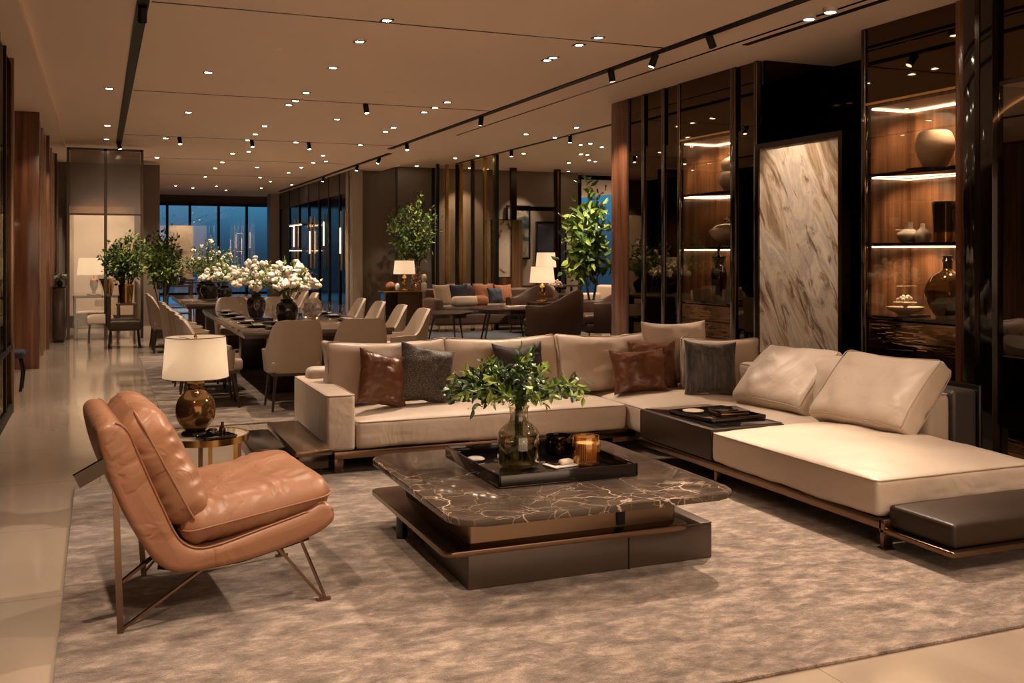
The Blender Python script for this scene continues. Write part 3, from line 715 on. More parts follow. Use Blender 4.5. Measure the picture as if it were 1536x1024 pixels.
cushion('leather_pillow', 'cognac leather pillow tucked behind the wide cognac one', 'pillow', .42, .40, .15, (4.20, 7.12, SZ + .01), -10, -10, 0, COGNAC, 35, .10, .0, .02)
cushion('striped_pillow', 'charcoal striped fabric pillow at the corner of the sofa', 'pillow', .44, .43, .16, (4.44, 6.66, SZ + .01), -12, -10, 3, STRIPE, 36, .09, .03, .012)
cushion('grey_pillow', 'grey leather pillow peeking out left of the corner pillow', 'pillow', .30, .36, .10, (4.12, 7.24, SZ + .03), 0, -8, 0, CHAR, 37, .08)

# ================================================================== COFFEE TABLE
t = thing('coffee_table', 'low square coffee table with dark veined marble top and bronze base', 'table', (2.1, 4.65, 0))
def rc(x0, x1, y0, y1): return (x0 - 2.1, x1 - 2.1, y0 - 4.65, y1 - 4.65)
a = rc(1.37, 2.79, 3.92, 5.42)
obj('marble_top', prism(NB(), rrect(*a, .13, 8), .352, .382, .009, 3), MARBLE, t)
a = rc(1.38, 2.62, 4.10, 5.40); obj('shelf', prism(NB(), rrect(*a, .05, 6), .178, .202, .005, 2), BRONZE, t)
a = rc(1.52, 2.60, 4.20, 5.20); obj('spacer', prism(NB(), rrect(*a, .02, 3), .202, .352), simple('satin_bronze', (.24, .165, .105), .38, 1.0), t)
a = rc(2.27, 2.31, 4.188, 4.20); obj('spacer_slot', bx(*a, .21, .35), BLACKM, t)
a = rc(1.50, 2.765, 4.14, 4.80)
obj('base_block', bx(a[0], a[1], a[2], a[3], .0150, .180, .006), SATBR, t)
a = rc(1.50, 2.765, 4.85, 5.38); obj('base_block', bx(a[0] + .1, a[1], a[2], a[3], .0150, .178, .006), LEATHDK, t)
a = rc(2.30, 2.306, 4.136, 4.142); obj('drawer_gap', bx(*a, .014, .178), BLACKM, t)
a = rc(2.61, 2.765, 4.14, 5.3); obj('block_lid', bx(*a, .18, .19, .004), SATBR, t)
a = rc(1.53, 2.74, 4.17, 5.35); obj('plinth', bx(*a, .0142, .018), BLACKM, t)
bm = NB(); lathe(bm, [(0, .0145), (.03, .0145), (.03, .178), (0, .178)], 16, (1.46 - 2.1, 5.05 - 4.65, 0)); obj('foot', bm, LACQ, t)
# tray
TZ = .383
t = thing('serving_tray', 'black lacquer serving tray on the marble coffee table', 'tray', (2.13, 4.80, TZ))
def rt(x0, x1, y0, y1): return (x0 - 2.13, x1 - 2.13, y0 - 4.80, y1 - 4.80)
a = rt(1.75, 2.50, 4.40, 5.20)
obj('base', bx(a[0], a[1], a[2], a[3], 0, .010, .003), LACQ, t)
bm = NB(); w = .012
box(bm, a[0], a[1], a[2], a[2] + w, .004, .062, .003); box(bm, a[0], a[1], a[3] - w, a[3], .004, .062, .003)
box(bm, a[0], a[0] + w, a[2], a[3], .004, .062, .003); box(bm, a[1] - w, a[1], a[2], a[3], .004, .062, .003)
obj('rim', bm, LACQ, t)
TT = TZ + .011
# glass vase with greenery
def leaf(bm, p, d, up, L, W, fold=.25):
    d = d.normalized(); s = d.cross(up)
    if s.length < 1e-3: s = d.cross(Vector((1, 0, 0)))
    s.normalize(); n = s.cross(d)
    a = bm.verts.new(p); b1 = bm.verts.new(p + d * L * .35 + s * W * .5 + n * W * fold); b2 = bm.verts.new(p + d * L * .35 - s * W * .5 + n * W * fold)
    c1 = bm.verts.new(p + d * L * .75 + s * W * .34 + n * W * fold * .4); c2 = bm.verts.new(p + d * L * .75 - s * W * .34 + n * W * fold * .4)
    m1 = bm.verts.new(p + d * L * .38); m2 = bm.verts.new(p + d * L * .75 - n * W * .1); e = bm.verts.new(p + d * L - n * L * .12)
    for f in ((a, b1, m1), (a, m1, b2), (b1, c1, m2, m1), (m1, m2, c2, b2), (c1, e, m2), (m2, e, c2)): bm.faces.new(f)
def rv(rng): 
    while True:
        v = Vector((rng.uniform(-1, 1), rng.uniform(-1, 1), rng.uniform(-1, 1)))
        if .1 < v.length < 1: return v.normalized()
def bouquet(parent, base, radius, height, nst, rng, leafL=.05, stem_r=.0025, spread=1.0, mats=(LEAFD, LEAFL), neck=.03, droop=.2, nleaf=14, hr=None):
    bs = NB(); bl = [NB() for _ in mats]; tips = []
    for i in range(nst):
        az = rng.uniform(0, 2 * PI); el = rng.random() ** .6
        tip = base + Vector((math.cos(az) * radius * el * spread, math.sin(az) * radius * el * spread, height * (1.0 - .55 * el * el) * (rng.uniform(.72, 1.05) if hr is None or rng.random() < .14 else rng.uniform(*hr))))
        p0 = base + Vector((rng.uniform(-neck, neck), rng.uniform(-neck, neck), -.16)); p1 = base + Vector((rng.uniform(-neck, neck) * .8, rng.uniform(-neck, neck) * .8, .02))
        mid = p1.lerp(tip, .5) + Vector((0, 0, .12 * height))
        pts = [p0, p1]
        for s in range(1, 8):
            u = s / 7; q = p1 * (1 - u) ** 2 + mid * 2 * u * (1 - u) + tip * u * u
            q.z -= droop * height * u ** 3 * el * .3; pts.append(q)
        tube(bs, pts, stem_r, 4, stem_r * .5)
        k_ = i % len(mats)
        for j in range(nleaf):
            u = .25 + .75 * j / nleaf; idx = 1 + u * 7; a = int(min(idx, 7)); q = pts[a].lerp(pts[min(a + 1, 8)], idx - a)
            d = (pts[min(a + 1, 8)] - pts[a]).normalized() * .5 + rv(rng) * .9
            leaf(bl[k_], q, d, rv(rng), leafL * rng.uniform(.6, 1.3), leafL * rng.uniform(.35, .6))
        tips.append(pts[-1])
    obj('stems', bs, STEM, parent)
    for b_, m_ in zip(bl, mats): obj('foliage', b_, m_, parent, 0)
    return tips
rng = random.Random(3)
t = thing('flower_vase', 'clear glass vase of loose green foliage on the black tray', 'vase', (2.01, 4.78, TT))
prof = sm([(.0, .004), (.08, .004), (.106, .02), (.113, .07), (.112, .14), (.104, .18), (.075, .215), (.052, .235), (.047, .27), (.050, .30), (.057, .315)], 5)
obj('glass_body', lathe(NB(), prof, 40), VGLASS, t)
obj('water', lathe(NB(), [(0, .012), (.098, .015), (.108, .06), (.108, .140), (0, .141)], 32), WATER, t)
bs = NB()
for i in range(16):
    a = i * .9; bs_ = (.075 * math.cos(a), .075 * math.sin(a), .02); tube(bs, [bs_, (.02 * math.cos(a + 2), .02 * math.sin(a + 2), .2), (.02 * math.cos(a + 2.2), .02 * math.sin(a + 2.2), .30)], .003, 5)
obj('cut_stems', bs, STEM, t)
tips = bouquet(t, Vector((0, 0, .30)), .41, .38, 88, rng, .052, .0022, 1.0, (LEAFD, LEAFL, LEAFK), .02, .45, 17, (.42, .90))
bm = NB(); bmesh.ops.create_icosphere(bm, subdivisions=2, radius=.007); bud = obj('bud', bm, PETAL, t)
for i in range(34):
    q = tips[rng.randrange(len(tips))] + rv(rng) * .025; s = rng.uniform(.6, 1.3)
    if i: b_ = bud.copy(); C.objects.link(b_)
    else: b_ = bud
    b_.location = q; b_.scale = (s, s, s)
# tray items
t = thing('amber_tumbler', 'ribbed amber glass tumbler on the black tray', 'glass', (2.36, 4.70, TT))
obj('cup', lathe(NB(), sm([(0, .004), (.06, .004), (.072, .02), (.075, .10), (.070, .145), (.066, .15), (.063, .14), (.066, .10), (.062, .03), (0, .02)]), 40), AMBER, t)
bm = NB()
for i in range(28):
    a = 2 * PI * i / 28; tube(bm, [(.050 * math.cos(a), .050 * math.sin(a), .02), (.052 * math.cos(a), .052 * math.sin(a), .115)], .004, 5)
obj('ribbed_candle', bm, IVORY, t)
obj('candle_core', lathe(NB(), [(0, .018), (.05, .018), (.05, .112), (0, .105)], 24), IVORY, t)
t = thing('smoke_tumbler', 'dark smoked glass tumbler behind the amber one', 'glass', (2.33, 4.98, TT))
obj('cup', lathe(NB(), sm([(0, .004), (.055, .004), (.07, .02), (.072, .10), (.066, .10), (.062, .03), (0, .02)]), 36), SMOKEG, t)
obj('candle', lathe(NB(), [(0, .018), (.045, .018), (.045, .07), (0, .068)], 24), DKBR, t)
t = thing('card_stack', 'white coaster with dark square and shell beside the vase', 'coaster', (2.22, 4.72, TT), R(12))
obj('card', bx(-.075, .075, -.06, .06, .001, .008, .002), WHITEP, t); obj('dark_square', bx(-.05, .035, -.02, .05, .008, .015, .002), BLKC, t)
bm = softbox(.075, .04, .022, .01, .004, .003, 5, 6); obj('shell', bm, CERAM, t, 60, (.02, -.02, .020))
vase('tray_stone', 'small pale polished stone at the back left of the tray', 'stone', 1.86, 5.02, TT, sm([(0, 0), (.04, 0), (.05, .008), (.03, .018), (0, .02)]), CERAMG)

# tray on the sofa's dark table
t = thing('lacquer_tray', 'glossy black square tray on the built-in sofa table', 'tray', (3.93, 5.84, .380), R(4))
obj('base', bx(-.22, .24, -.24, .24, 0, .008, .003), LACQ, t)
bm = NB()
for a_, b_, c_, d_ in ((-.22, .24, -.24, -.225), (-.22, .24, .225, .24), (-.22, -.205, -.24, .24), (.225, .24, -.24, .24)): box(bm, a_, b_, c_, d_, .0, .026, .003)
obj('rim', bm, GUN, t)
t = thing('tea_box', 'low dark amber box lying in the sofa table tray', 'box', (4.0, 5.80, .389), R(-8))
obj('body', bx(-.10, .11, -.11, .10, 0, .03, .006), AMBERC, t); obj('lid', bx(-.105, .115, -.115, .105, .031, .042, .005), LACQ, t)
vase('pebble_dish', 'pale round dish in the sofa table tray behind the box', 'dish', 3.84, 5.98, .389, sm([(0, 0), (.05, 0), (.075, .012), (.06, .016), (0, .01)]), CERAM)

# ================================================================== LOUNGE CHAIR
t = thing('lounge_chair', 'tan leather lounge chair with bronze wire legs on the rug', 'chair', (.45, 4.2, .014), R(5))
ox = .45
def q2(pts): return [(x - ox, z) for x, z in pts]
outer = [(-.01, .785), (.005, .70), (.03, .61), (.085, .47), (.155, .335), (.22, .245), (.30, .205), (.42, .205), (.60, .225), (.78, .265), (.88, .30), (.935, .345)]
inner = [(.925, .40), (.88, .425), (.80, .39), (.62, .345), (.46, .305), (.36, .30), (.29, .35), (.23, .48), (.175, .61), (.135, .71), (.11, .775), (.08, .815), (.04, .83), (.005, .82)]
def smooth2(P, n=4):
    out = []
    m = len(P)
    for i in range(m):
        a, b, c, d = P[i - 1], P[i], P[(i + 1) % m], P[(i + 2) % m]
        for s in range(n):
            u = s / n; out.append(tuple(.5 * (2 * b[q] + (c[q] - a[q]) * u + (2 * a[q] - 5 * b[q] + 4 * c[q] - d[q]) * u * u + (3 * b[q] - a[q] - 3 * c[q] + d[q]) * u ** 3) for q in (0, 1)))
    return out
def shell_bm(poly, W, ns=14, rr=.045):
    """closed xz profile swept along y with padded, rounded sides"""
    bm = NB(); rings = []
    cx = sum(p[0] for p in poly) / len(poly); m = len(poly)
    nrm = []
    for i in range(m):
        dx, dz = poly[(i + 1) % m][0] - poly[i - 1][0], poly[(i + 1) % m][1] - poly[i - 1][1]; L = math.hypot(dx, dz) or 1
        nrm.append((dz / L, -dx / L))
    area = sum(poly[i - 1][0] * poly[i][1] - poly[i][0] * poly[i - 1][1] for i in range(m))
    sg = 1 if area > 0 else -1
    ys = [(0, rr)] + [(rr * (1 - math.cos(a)), rr * (1 - math.sin(a))) for a in (R(25), R(50), R(75), R(90))]
    st = ys + [(rr + (W - 2 * rr) * i / ns, 0) for i in range(1, ns)] + [(W - y, i_) for y, i_ in reversed(ys)]
    for y, ins in st:
        rings.append([bm.verts.new((poly[i][0] - sg * nrm[i][0] * ins, y, poly[i][1] - sg * nrm[i][1] * ins)) for i in range(m)])
    for A, B in zip(rings, rings[1:]):
        for i in range(m): bm.faces.new((A[i], A[(i + 1) % m], B[(i + 1) % m], B[i]))
    bm.faces.new(rings[0][::-1]); bm.faces.new(rings[-1]); return bm
poly = smooth2(q2(outer + inner), 3)
sh = obj('shell', shell_bm(poly, .76, 14, .03), TAN, t, 60)
# piping round the near and far edges of the shell
for yy in (.012, .748):
    obj('piping', tube(NB(), [(x, yy, z) for x, z in smooth2(q2(inner[1:]), 3)[:-6]], .0042, 6), TAN_DK, sh)
def slab_cushion(name, p0, p1, th, W, y0, seed, crown=.05, wr=.014):
    """cushion whose long axis runs p0 -> p1 in the xz plane"""
    L = math.hypot(p1[0] - p0[0], p1[1] - p0[1]); ang = math.atan2(p1[1] - p0[1], p1[0] - p0[0])
    bm = softbox(L, W, th, th * .47, crown, wr, seed, 60, .012, .02)
    for v in bm.verts:
        ux, uy = v.co.x / (L / 2), v.co.y / (W / 2)
        e = max(abs(ux), abs(uy))
        # gathered creases along the seam
        dx, dy = L / 2 - abs(v.co.x), W / 2 - abs(v.co.y)
        for q, dist in ((v.co.y, dx), (v.co.x, dy)):
            ph = q * 95 + 3.5 * noise.noise(Vector((q * 9, seed, 0))) + 30 * dist
            amp = .0085 * (.35 + noise.noise(Vector((q * 6, seed + 9, 1)))) * math.exp(-max(0, dist) / .09) * min(1, max(0, dist) / .015)
            v.co.z += (1 if v.co.z > 0 else -1) * amp * math.sin(ph)
    M = Matrix.Translation(((p0[0] + p1[0]) / 2 - ox, y0 + W / 2, (p0[1] + p1[1]) / 2)) @ Matrix.Rotation(-ang, 4, 'Y')
    for v in bm.verts: v.co = M @ v.co
    o = obj(name, bm, TAN, t, 70)
    w2, d2 = L / 2 + .002, W / 2 + .012
    P = []
    pts = rrect(-w2, w2, -d2, d2, .06, 6)
    for i, (a, b) in enumerate(pts):
        na, nb = pts[(i + 1) % len(pts)]; Ls = math.hypot(na - a, nb - b); k_ = max(1, int(Ls / .05))
        for s in range(k_): P.append(M @ Vector((a + (na - a) * s / k_, b + (nb - b) * s / k_, 0)))
    obj('piping', tube(NB(), P, .0045, 6, closed=True), TAN_DK, o)
slab_cushion('seat_cushion', (.315, .365), (.93, .455), .15, .73, .02, 41, .035, .012)
slab_cushion('back_cushion', (.365, .39), (.135, .85), .19, .71, .03, 42, .045, .012)
def P3(x, y, z): return (x - ox, y, z)
for y, s in ((.03, 1), (.73, -1)):
    fx = .075 if s > 0 else .25
    bm = NB(); bar(bm, P3(fx - .02, y, .64 if s > 0 else .28), P3(fx, y, .0), .024, .012)
    obj('rear_leg', bm, BRONZE, t)
    obj('side_bar', bar(NB(), P3(fx, y, .012), P3(.42, y + .03 * s, .215), .016, .010), BRONZE, t)
    bm = NB(); bar(bm, P3(.70, y + .05 * s, .245), P3(.89, y, .004), .018, .010); bar(bm, P3(.80, y + .05 * s, .27), P3(.90, y, .004), .018, .010)
    bar(bm, P3(.86, y, .006), P3(.92, y, .006), .02, .01)
    obj('front_leg', bm, BRONZE, t)
    obj('seat_rail', tube(NB(), [P3(.22, y + .05 * s, .225), P3(.36, y + .05 * s, .195), P3(.55, y + .05 * s, .205), P3(.84, y + .05 * s, .262)], .010, 6), GUN, t)
    if s > 0: obj('brace', bar(NB(), P3(.078, y, .20), P3(.23, y + .10, .27), .014, .012), BRONZE, t)
obj('back_handle', bar(NB(), P3(-.085, .01, .615), P3(.06, .03, .685), .022, .055), GUN, t)

# ================================================================== SIDE TABLE + LAMP
SX, SY = .575, 6.13
t = thing('side_table', 'round marble-topped side table with brass rim beside the lounge chair', 'table', (SX, SY, .014))
obj('top', lathe(NB(), [(0, .395), (.235, .395), (.235, .42), (0, .42)], 48), simple('pale_marble_top', (.40, .33, .26), .12, nscale=3, nstr=.02, vary=.25), t)
obj('rim', lathe(NB(), [(.236, .385), (.248, .387), (.248, .424), (.236, .424), (.236, .385)], 48), BRASS, t)
for i in range(6):
    a = i * PI / 3 + .3; obj('leg', bx(.21 * math.cos(a) - .012, .21 * math.cos(a) + .012, .21 * math.sin(a) - .008, .21 * math.sin(a) + .008, 0.0, .39), BRASS if i % 2 else BRONZE, t)
obj('foot_ring', lathe(NB(), [(.20, 0), (.22, 0), (.22, .012), (.20, .012), (.20, 0)], 40), BRONZE, t)
TOPZ = .435
t = thing('table_lamp', 'round bronze ceramic lamp with wide linen drum shade', 'lamp', (.52, 6.14, TOPZ + .001))
obj('foot', lathe(NB(), sm([(0, 0), (.075, 0), (.078, .015), (.06, .025), (0, .025)]), 36), LACQ, t)
obj('body', lathe(NB(), sm([(.045, .022), (.075, .045), (.108, .10), (.113, .155), (.100, .208), (.066, .248), (.046, .268), (.052, .30), (.044, .315)], 6), 44), AMBERC, t)
obj('stem', lathe(NB(), [(.012, .26), (.012, .54), (0, .54)], 12), BRASS, t)
sh = obj('lamp_shade', lathe(NB(), [(.188, .335), (.170, .575)], 56), SHADE, t)
obj('shade_trim', tube(NB(), [(.188 * math.cos(a * PI / 24), .188 * math.sin(a * PI / 24), .336) for a in range(48)], .0025, 5, closed=True), BRONZE, sh)
bm = NB(); tube(bm, [(.170 * math.cos(a * PI / 24), .170 * math.sin(a * PI / 24), .575) for a in range(48)], .0025, 5, closed=True)
obj('shade_trim', bm, BRONZE, sh)
obj('finial', lathe(NB(), sm([(0, .56), (.008, .562), (.01, .575), (.004, .59), (0, .592)]), 12), BRASS, t)
bm = NB(); 
for i in range(3): a = i * 2 * PI / 3; tube(bm, [(0, 0, .555), (.168 * math.cos(a), .168 * math.sin(a), .565)], .002, 4)
obj('spider', bm, BRASS, t)
pointlight(.52, 6.14, TOPZ + .45, 2.3, .04)
t = thing('small_tray', 'small black lacquer tray at the foot of the bronze lamp', 'tray', (.62, 5.98, TOPZ + .001), R(20))
obj('base', prism(NB(), rrect(-.10, .10, -.07, .07, .02, 4), 0, .006), LACQ, t)
obj('rim', tube(NB(), [(a, b, .012) for a, b in rrect(-.10, .10, -.07, .07, .02, 4)], .006, 6, closed=True), LACQ, t)
t = thing('small_bottle', 'tiny dark bottle with amber cap on the side table', 'bottle', (.665, 6.08, TOPZ + .001))
obj('body', lathe(NB(), sm([(0, 0), (.018, 0), (.02, .03), (.014, .045), (.008, .05)]), 16), SMOKEG, t); obj('cap', lathe(NB(), [(0, .05), (.009, .05), (.009, .075), (0, .078)], 12), DKWOOD, t)
vase('glass_cup', 'small clear glass cup on the side table beside the tiny bottle', 'cup', .71, 6.05, TOPZ + .001, sm([(0, 0), (.022, 0), (.024, .04), (.022, .04), (.02, .006), (0, .006)]), GLASS)
t = thing('pill_jar', 'squat black jar in the small tray on the side table', 'jar', (.60, 5.99, TOPZ + .019))
obj('body', lathe(NB(), sm([(0, 0), (.03, 0), (.036, .012), (.03, .026), (0, .026)]), 20), LACQ, t); obj('lid', lathe(NB(), [(0, .027), (.028, .027), (.026, .034), (0, .036)], 20), GUN, t)

# low bronze tables by the sofa arm
t = thing('low_bronze_table', 'low bronze mirrored table against the left sofa arm', 'table', (1.18, 6.9, 0))
obj('top', bx(-.05, .18, -.62, .55, .225, .262, .006), BRONZE, t); obj('body', bx(-.03, .16, -.60, .52, .14, .225, .004), GUN, t)
obj('foot', bx(.0, .13, -.5, .45, 0.0, .14), BLACKM, t)
t = thing('low_bronze_table', 'lower dark bronze slab table left of the bronze table', 'table', (1.02, 6.75, 0.0))
obj('top', bx(-.12, .10, -.16, .55, .20, .24, .008), GUN, t); obj('body', bx(-.10, .08, -.13, .50, .12, .20, .004), BRONZE, t); obj('foot', bx(-.05, .05, -.05, .4, 0, .12), BLACKM, t)

# ================================================================== DINING AREA
def dining_table(label, x0, x1, y0, y1, mat=None):
    cx, cy = (x0 + x1) / 2, (y0 + y1) / 2; hx, hy = (x1 - x0) / 2, (y1 - y0) / 2
    t = thing('dining_table', label, 'table', (cx, cy, .012 if y0 < 14 else 0))
    obj('top', bx(-hx, hx, -hy, hy, .69, .73, .006), mat or MARBLE, t)
    obj('edge_band', bx(-hx + .02, hx - .02, -hy + .02, hy - .02, .655, .69), GUN, t)
    for s in (-1, 1): obj('pedestal', bx(-.38, .38, s * hy * .55 - .12, s * hy * .55 + .12, 0, .655, .01), DKWOOD, t)
    obj('stretcher', bx(-.06, .06, -hy * .5, hy * .5, .12, .2), DKWOOD, t)
    return t
TDX0, TDX1, TDY0, TDY1 = 1.28, 2.80, 9.95, 14.1
SMSTONE = simple('smoky_table_stone', (.075, .055, .042), .09, coat=.5, nscale=2.5, nstr=.02, vary=.45)
dining_table('long dark stone dining table nearest the sofa, set with white flowers', TDX0, TDX1, TDY0, TDY1, SMSTONE)
dining_table('farther long dining table with green bouquets in front of the window', 1.2, 2.7, 15.9, 19.4, SMSTONE)

def dining_chair(label):
    """upholstered tub chair; faces local +x"""
    t = thing('dining_chair', label, 'chair', (0, 0, 0))
    W, D = .28, .26
    N_ = 44; bm = NB(); rows = []
    outer, inner = [], []
    for i in range(N_ + 1):
        a = R(-128 + 256 * i / N_)      # 0 = straight back (-x)
        ca, sa = math.cos(a), math.sin(a)
        ex = 3.6
        rx = abs(ca) ** (2 / ex) * (1 if ca > 0 else -1); ry = abs(sa) ** (2 / ex) * (1 if sa > 0 else -1)
        b = max(0, min(1, (84 - abs(math.degrees(a))) / 34)); b = b * b * (3 - 2 * b)
        top = .625 + .235 * b - .05 * min(1, abs(math.degrees(a)) / 50) ** 5; top -= .02 * max(0, (abs(math.degrees(a)) - 90) / 38)
        lean = .05 * b
        outer.append((-D * rx, W * ry, top, lean)); inner.append((-(D - .035) * rx, (W - .035) * ry, top, lean))
    zs = [0, .25, .5, .75, 1]
    def ring(pt, s):
        x, y, top, lean = pt; z0 = .36; out = []
        for f in zs:
            z = z0 + (top - z0) * f; taper = 1 - .09 * f * lean / .05 - .14 * (1 - f) * .5
            out.append(bm.verts.new((x * (1 - .06 * (1 - f)) - lean * f, y * taper, z)))
        return out
    O_ = [ring(p, 1) for p in outer]; I_ = [ring(p, 0) for p in inner]
    for A, B, s in [(O_[i], O_[i + 1], 0) for i in range(N_)] + [(I_[i], I_[i + 1], 1) for i in range(N_)]:
        for k_ in range(4): bm.faces.new((A[k_], B[k_], B[k_ + 1], A[k_ + 1]))
    for i in range(N_):
        bm.faces.new((O_[i][-1], O_[i + 1][-1], I_[i + 1][-1], I_[i][-1])); bm.faces.new((O_[i][0], I_[i][0], I_[i + 1][0], O_[i + 1][0]))
    for e in (0, N_):
        for k_ in range(4): bm.faces.new((O_[e][k_], O_[e][k_ + 1], I_[e][k_ + 1], I_[e][k_]))
    obj('backrest', bm, TAUPE, t, 50)
    obj('seat', softbox(.50, .47, .11, .03, .02, .002, 3, 8), IVORY if False else TAUPE, t, 60, (.02, 0, .415))
    obj('seat_frame', bx(-.22, .24, -.22, .22, .33, .362), DKWOOD, t)
    for sx in (-1, 1):
        for sy in (-1, 1):
            obj('leg', tube(NB(), [(sx * .19, sy * .19, .34), (sx * .235, sy * .225, 0)], .019, 8, .011), DKWOOD, t)
    return t
proto = dining_chair('taupe upholstered dining chair at the table head, left of the pair')
proto.location = (1.72, 9.74, .012); proto.rotation_euler = (0, 0, R(90))
dup(proto, (2.37, 9.78, .012), R(88), 'taupe upholstered dining chair at the table head, right of the pair')
gR = 'chairs along the right side of the near dining table'; gL = 'chairs along the left side of the near dining table'
for y, x, rz, lb in ((10.95, 3.16, 180, 'taupe dining chair nearest the sofa on the right side of the long table'), (11.85, 3.16, 178, 'taupe dining chair second along the right side of the long table'),
                  (12.8, 3.14, 182, 'taupe dining chair third along the right side of the long table'), (13.75, 3.12, 180, 'taupe dining chair last along the right side of the long table')):
    dup(proto, (x, y, .012), R(rz), lb, gR)
for i, (y, nm) in enumerate(((10.15, 'nearest the table lamp'), (10.85, 'second from the table lamp'), (11.55, 'third from the table lamp'), (12.3, 'fourth from the table lamp'), (13.05, 'fifth from the table lamp'), (13.8, 'farthest from the table lamp'))):
    dup(proto, (1.02, y, .012), R(0 + (i % 3 - 1) * 3), 'taupe dining chair on the left side of the long table, ' + nm, gL)
for i, (x, nm) in enumerate(((1.75, 'left'), (2.4, 'right'))):
    dup(proto, (x, 14.42, .012), R(-90), 'taupe dining chair with its back to the far table, %s one of the two' % nm)
for i in range(4):
    y = 16.3 + i * .85; n_ = ('nearest', 'second', 'third', 'farthest')[i]
    if i < 2: dup(proto, (.98, y - .2, 0), 0, 'taupe dining chair, %s on the left of the far table' % n_, 'chairs left of the far table')
    dup(proto, (2.98, y, 0), R(180), 'taupe dining chair, %s on the right of the far table' % n_, 'chairs right of the far table')
dup(proto, (1.95, 15.62, 0), R(90), 'taupe dining chair at the head of the far table')
DT = .743
# place settings
def setting(x, y, n_, rz=0):
    t = thing('place_setting_plate', 'dark dinner plate with folded napkin, ' + n_, 'plate', (x, y, DT), rz, 'dinner plates on the near table')
    obj('plate', lathe(NB(), sm([(0, 0), (.07, 0), (.12, .012), (.135, .018), (.12, .014), (0, .006)]), 28), LACQ, t)
    obj('napkin', bx(-.05, .05, -.10, .10, .018, .030, .004), TAUPE_D, t)
for i, y in enumerate((10.5, 11.15, 11.85, 12.55, 13.25)):
    nn = ('nearest the sofa', 'second from the sofa', 'third from the sofa', 'fourth from the sofa', 'farthest from the sofa')[i]
    setting(1.50, y, 'left side of the long table, ' + nn); setting(2.58, y, 'right side of the long table, ' + nn)
    o = obj('wine_glass', lathe(NB(), sm([(.03, 0), (.004, .006), (.004, .08), (.02, .10), (.036, .14), (.034, .19), (.028, .21)]), 20), GLASS); o.location = (1.70, y + .12, DT)
    tag(o, 'clear stemmed wine glass beside the left plate ' + nn, 'glass', 'wine glasses on the near table')
    c = o.copy(); C.objects.link(c); c.location = (2.40, y + .1, DT); c['label'] = 'clear stemmed wine glass beside the right plate ' + nn
for x, y, nn in ((1.52, 10.17, 'nearest the lamp'), (1.47, 10.80, 'second from the lamp'), (1.50, 11.5, 'third from the lamp')):
    t = thing('folded_menu', 'black folded menu on the left table edge, ' + nn, 'menu', (x + .16, y, DT + .0), R(8), 'black menus on the near table')
    obj('cover', bx(-.15, .15, -.05, .05, .0, .03, .004), LACQ, t)
t = thing('crystal_globe', 'sparkling faceted crystal globe on a small foot on the dining table', 'ornament', (2.17, 11.0, DT))
bm = NB(); bmesh.ops.create_icosphere(bm, subdivisions=2, radius=.115, matrix=Matrix.Translation((0, 0, .16))); obj('globe', bm, pane('crystal', (.75, .75, .78), .35, graz=.9), t, 0)
obj('foot', lathe(NB(), [(0, 0), (.08, 0), (.03, .03), (.03, .05), (0, .05)], 20), BRASS, t)
vase('small_vase', 'tiny deep blue glass bottle in front of the large flower vase', 'bottle', 1.92, 10.42, DT, sm([(0, 0), (.035, 0), (.03, .06), (.018, .11), (.022, .14), (0, .14)]), BLUEV)

def flowers(label, x, y, z, vr, vh, R_, H_, seed, mats=(LEAFD, LEAFL), nb=44, petal=PETAL, vm=BLKC, nst=40, fl=1.0):
    rng = random.Random(seed)
    t = thing('flower_vase', label, 'vase', (x, y, z))
    obj('vase_body', lathe(NB(), sm([(0, 0), (vr * .6, 0), (vr * .75, vh * .1), (vr, vh * .5), (vr * .9, vh * .8), (vr * .55, vh * .93), (vr * .62, vh), (vr * .5, vh), (0, vh * .95)]), 32), vm, t)
    bouquet(t, Vector((0, 0, vh)), R_, H_, nst, rng, .05, .003, 1.0, mats, vr * .4, .35, 9)
    if nb:
        pm = []
        for s in range(3):
            bm = NB()
            for k_ in range(9):
                v = rv(rng) * .022
                bmesh.ops.create_icosphere(bm, subdivisions=1, radius=.019, matrix=Matrix.Translation(v))
            o = obj('blossom', bm, petal if s else PETALP, t, 60); pm.append(o)
        for i in range(nb):
            az = rng.uniform(0, 2 * PI); el = rng.random() ** .5
            p = Vector((math.cos(az) * R_ * .82 * el, math.sin(az) * R_ * .82 * el, vh + H_ * (.92 - .55 * el * el) * rng.uniform(.55, 1.0)))
            src = pm[(i * 7) % 3 if i % 4 == 0 else 1 + i % 2]
            o = src if False else src.copy(); C.objects.link(o); o.location = p; o.rotation_euler = (rng.random() * 3, rng.random() * 3, 0); s = rng.uniform(.75, 1.35) * fl; o.scale = (s, s, s)
        for i, o in enumerate(pm): o.location = (R_ * .3 * (i - 1), 0, vh + H_ * .5)
    return t
flowers('large dark vase of white hydrangeas and roses, nearest on the dining table', 1.84, 10.75, DT, .115, .27, .40, .46, 11, nb=78, nst=44, fl=1.2)
flowers('second dark vase of white flowers on the dining table, behind the first', 1.72, 12.15, DT, .11, .27, .40, .46, 12, nb=70, nst=44, fl=1.2)
flowers('dark vase of white and lime flowers on the far dining table', 1.85, 16.6, .73, .12, .25, .45, .45, 13, nb=40, nst=40, fl=1.3)
flowers('large leafy green bouquet in a dark bowl on the far dining table', 1.75, 17.9, .73, .16, .25, .60, .85, 14, nb=14, nst=90, fl=1.0)
flowers('bushy green bouquet at the far end of the far dining table', 1.75, 19.0, .73, .14, .25, .45, .55, 15, nb=16, nst=60, petal=PETAL, fl=1.3)

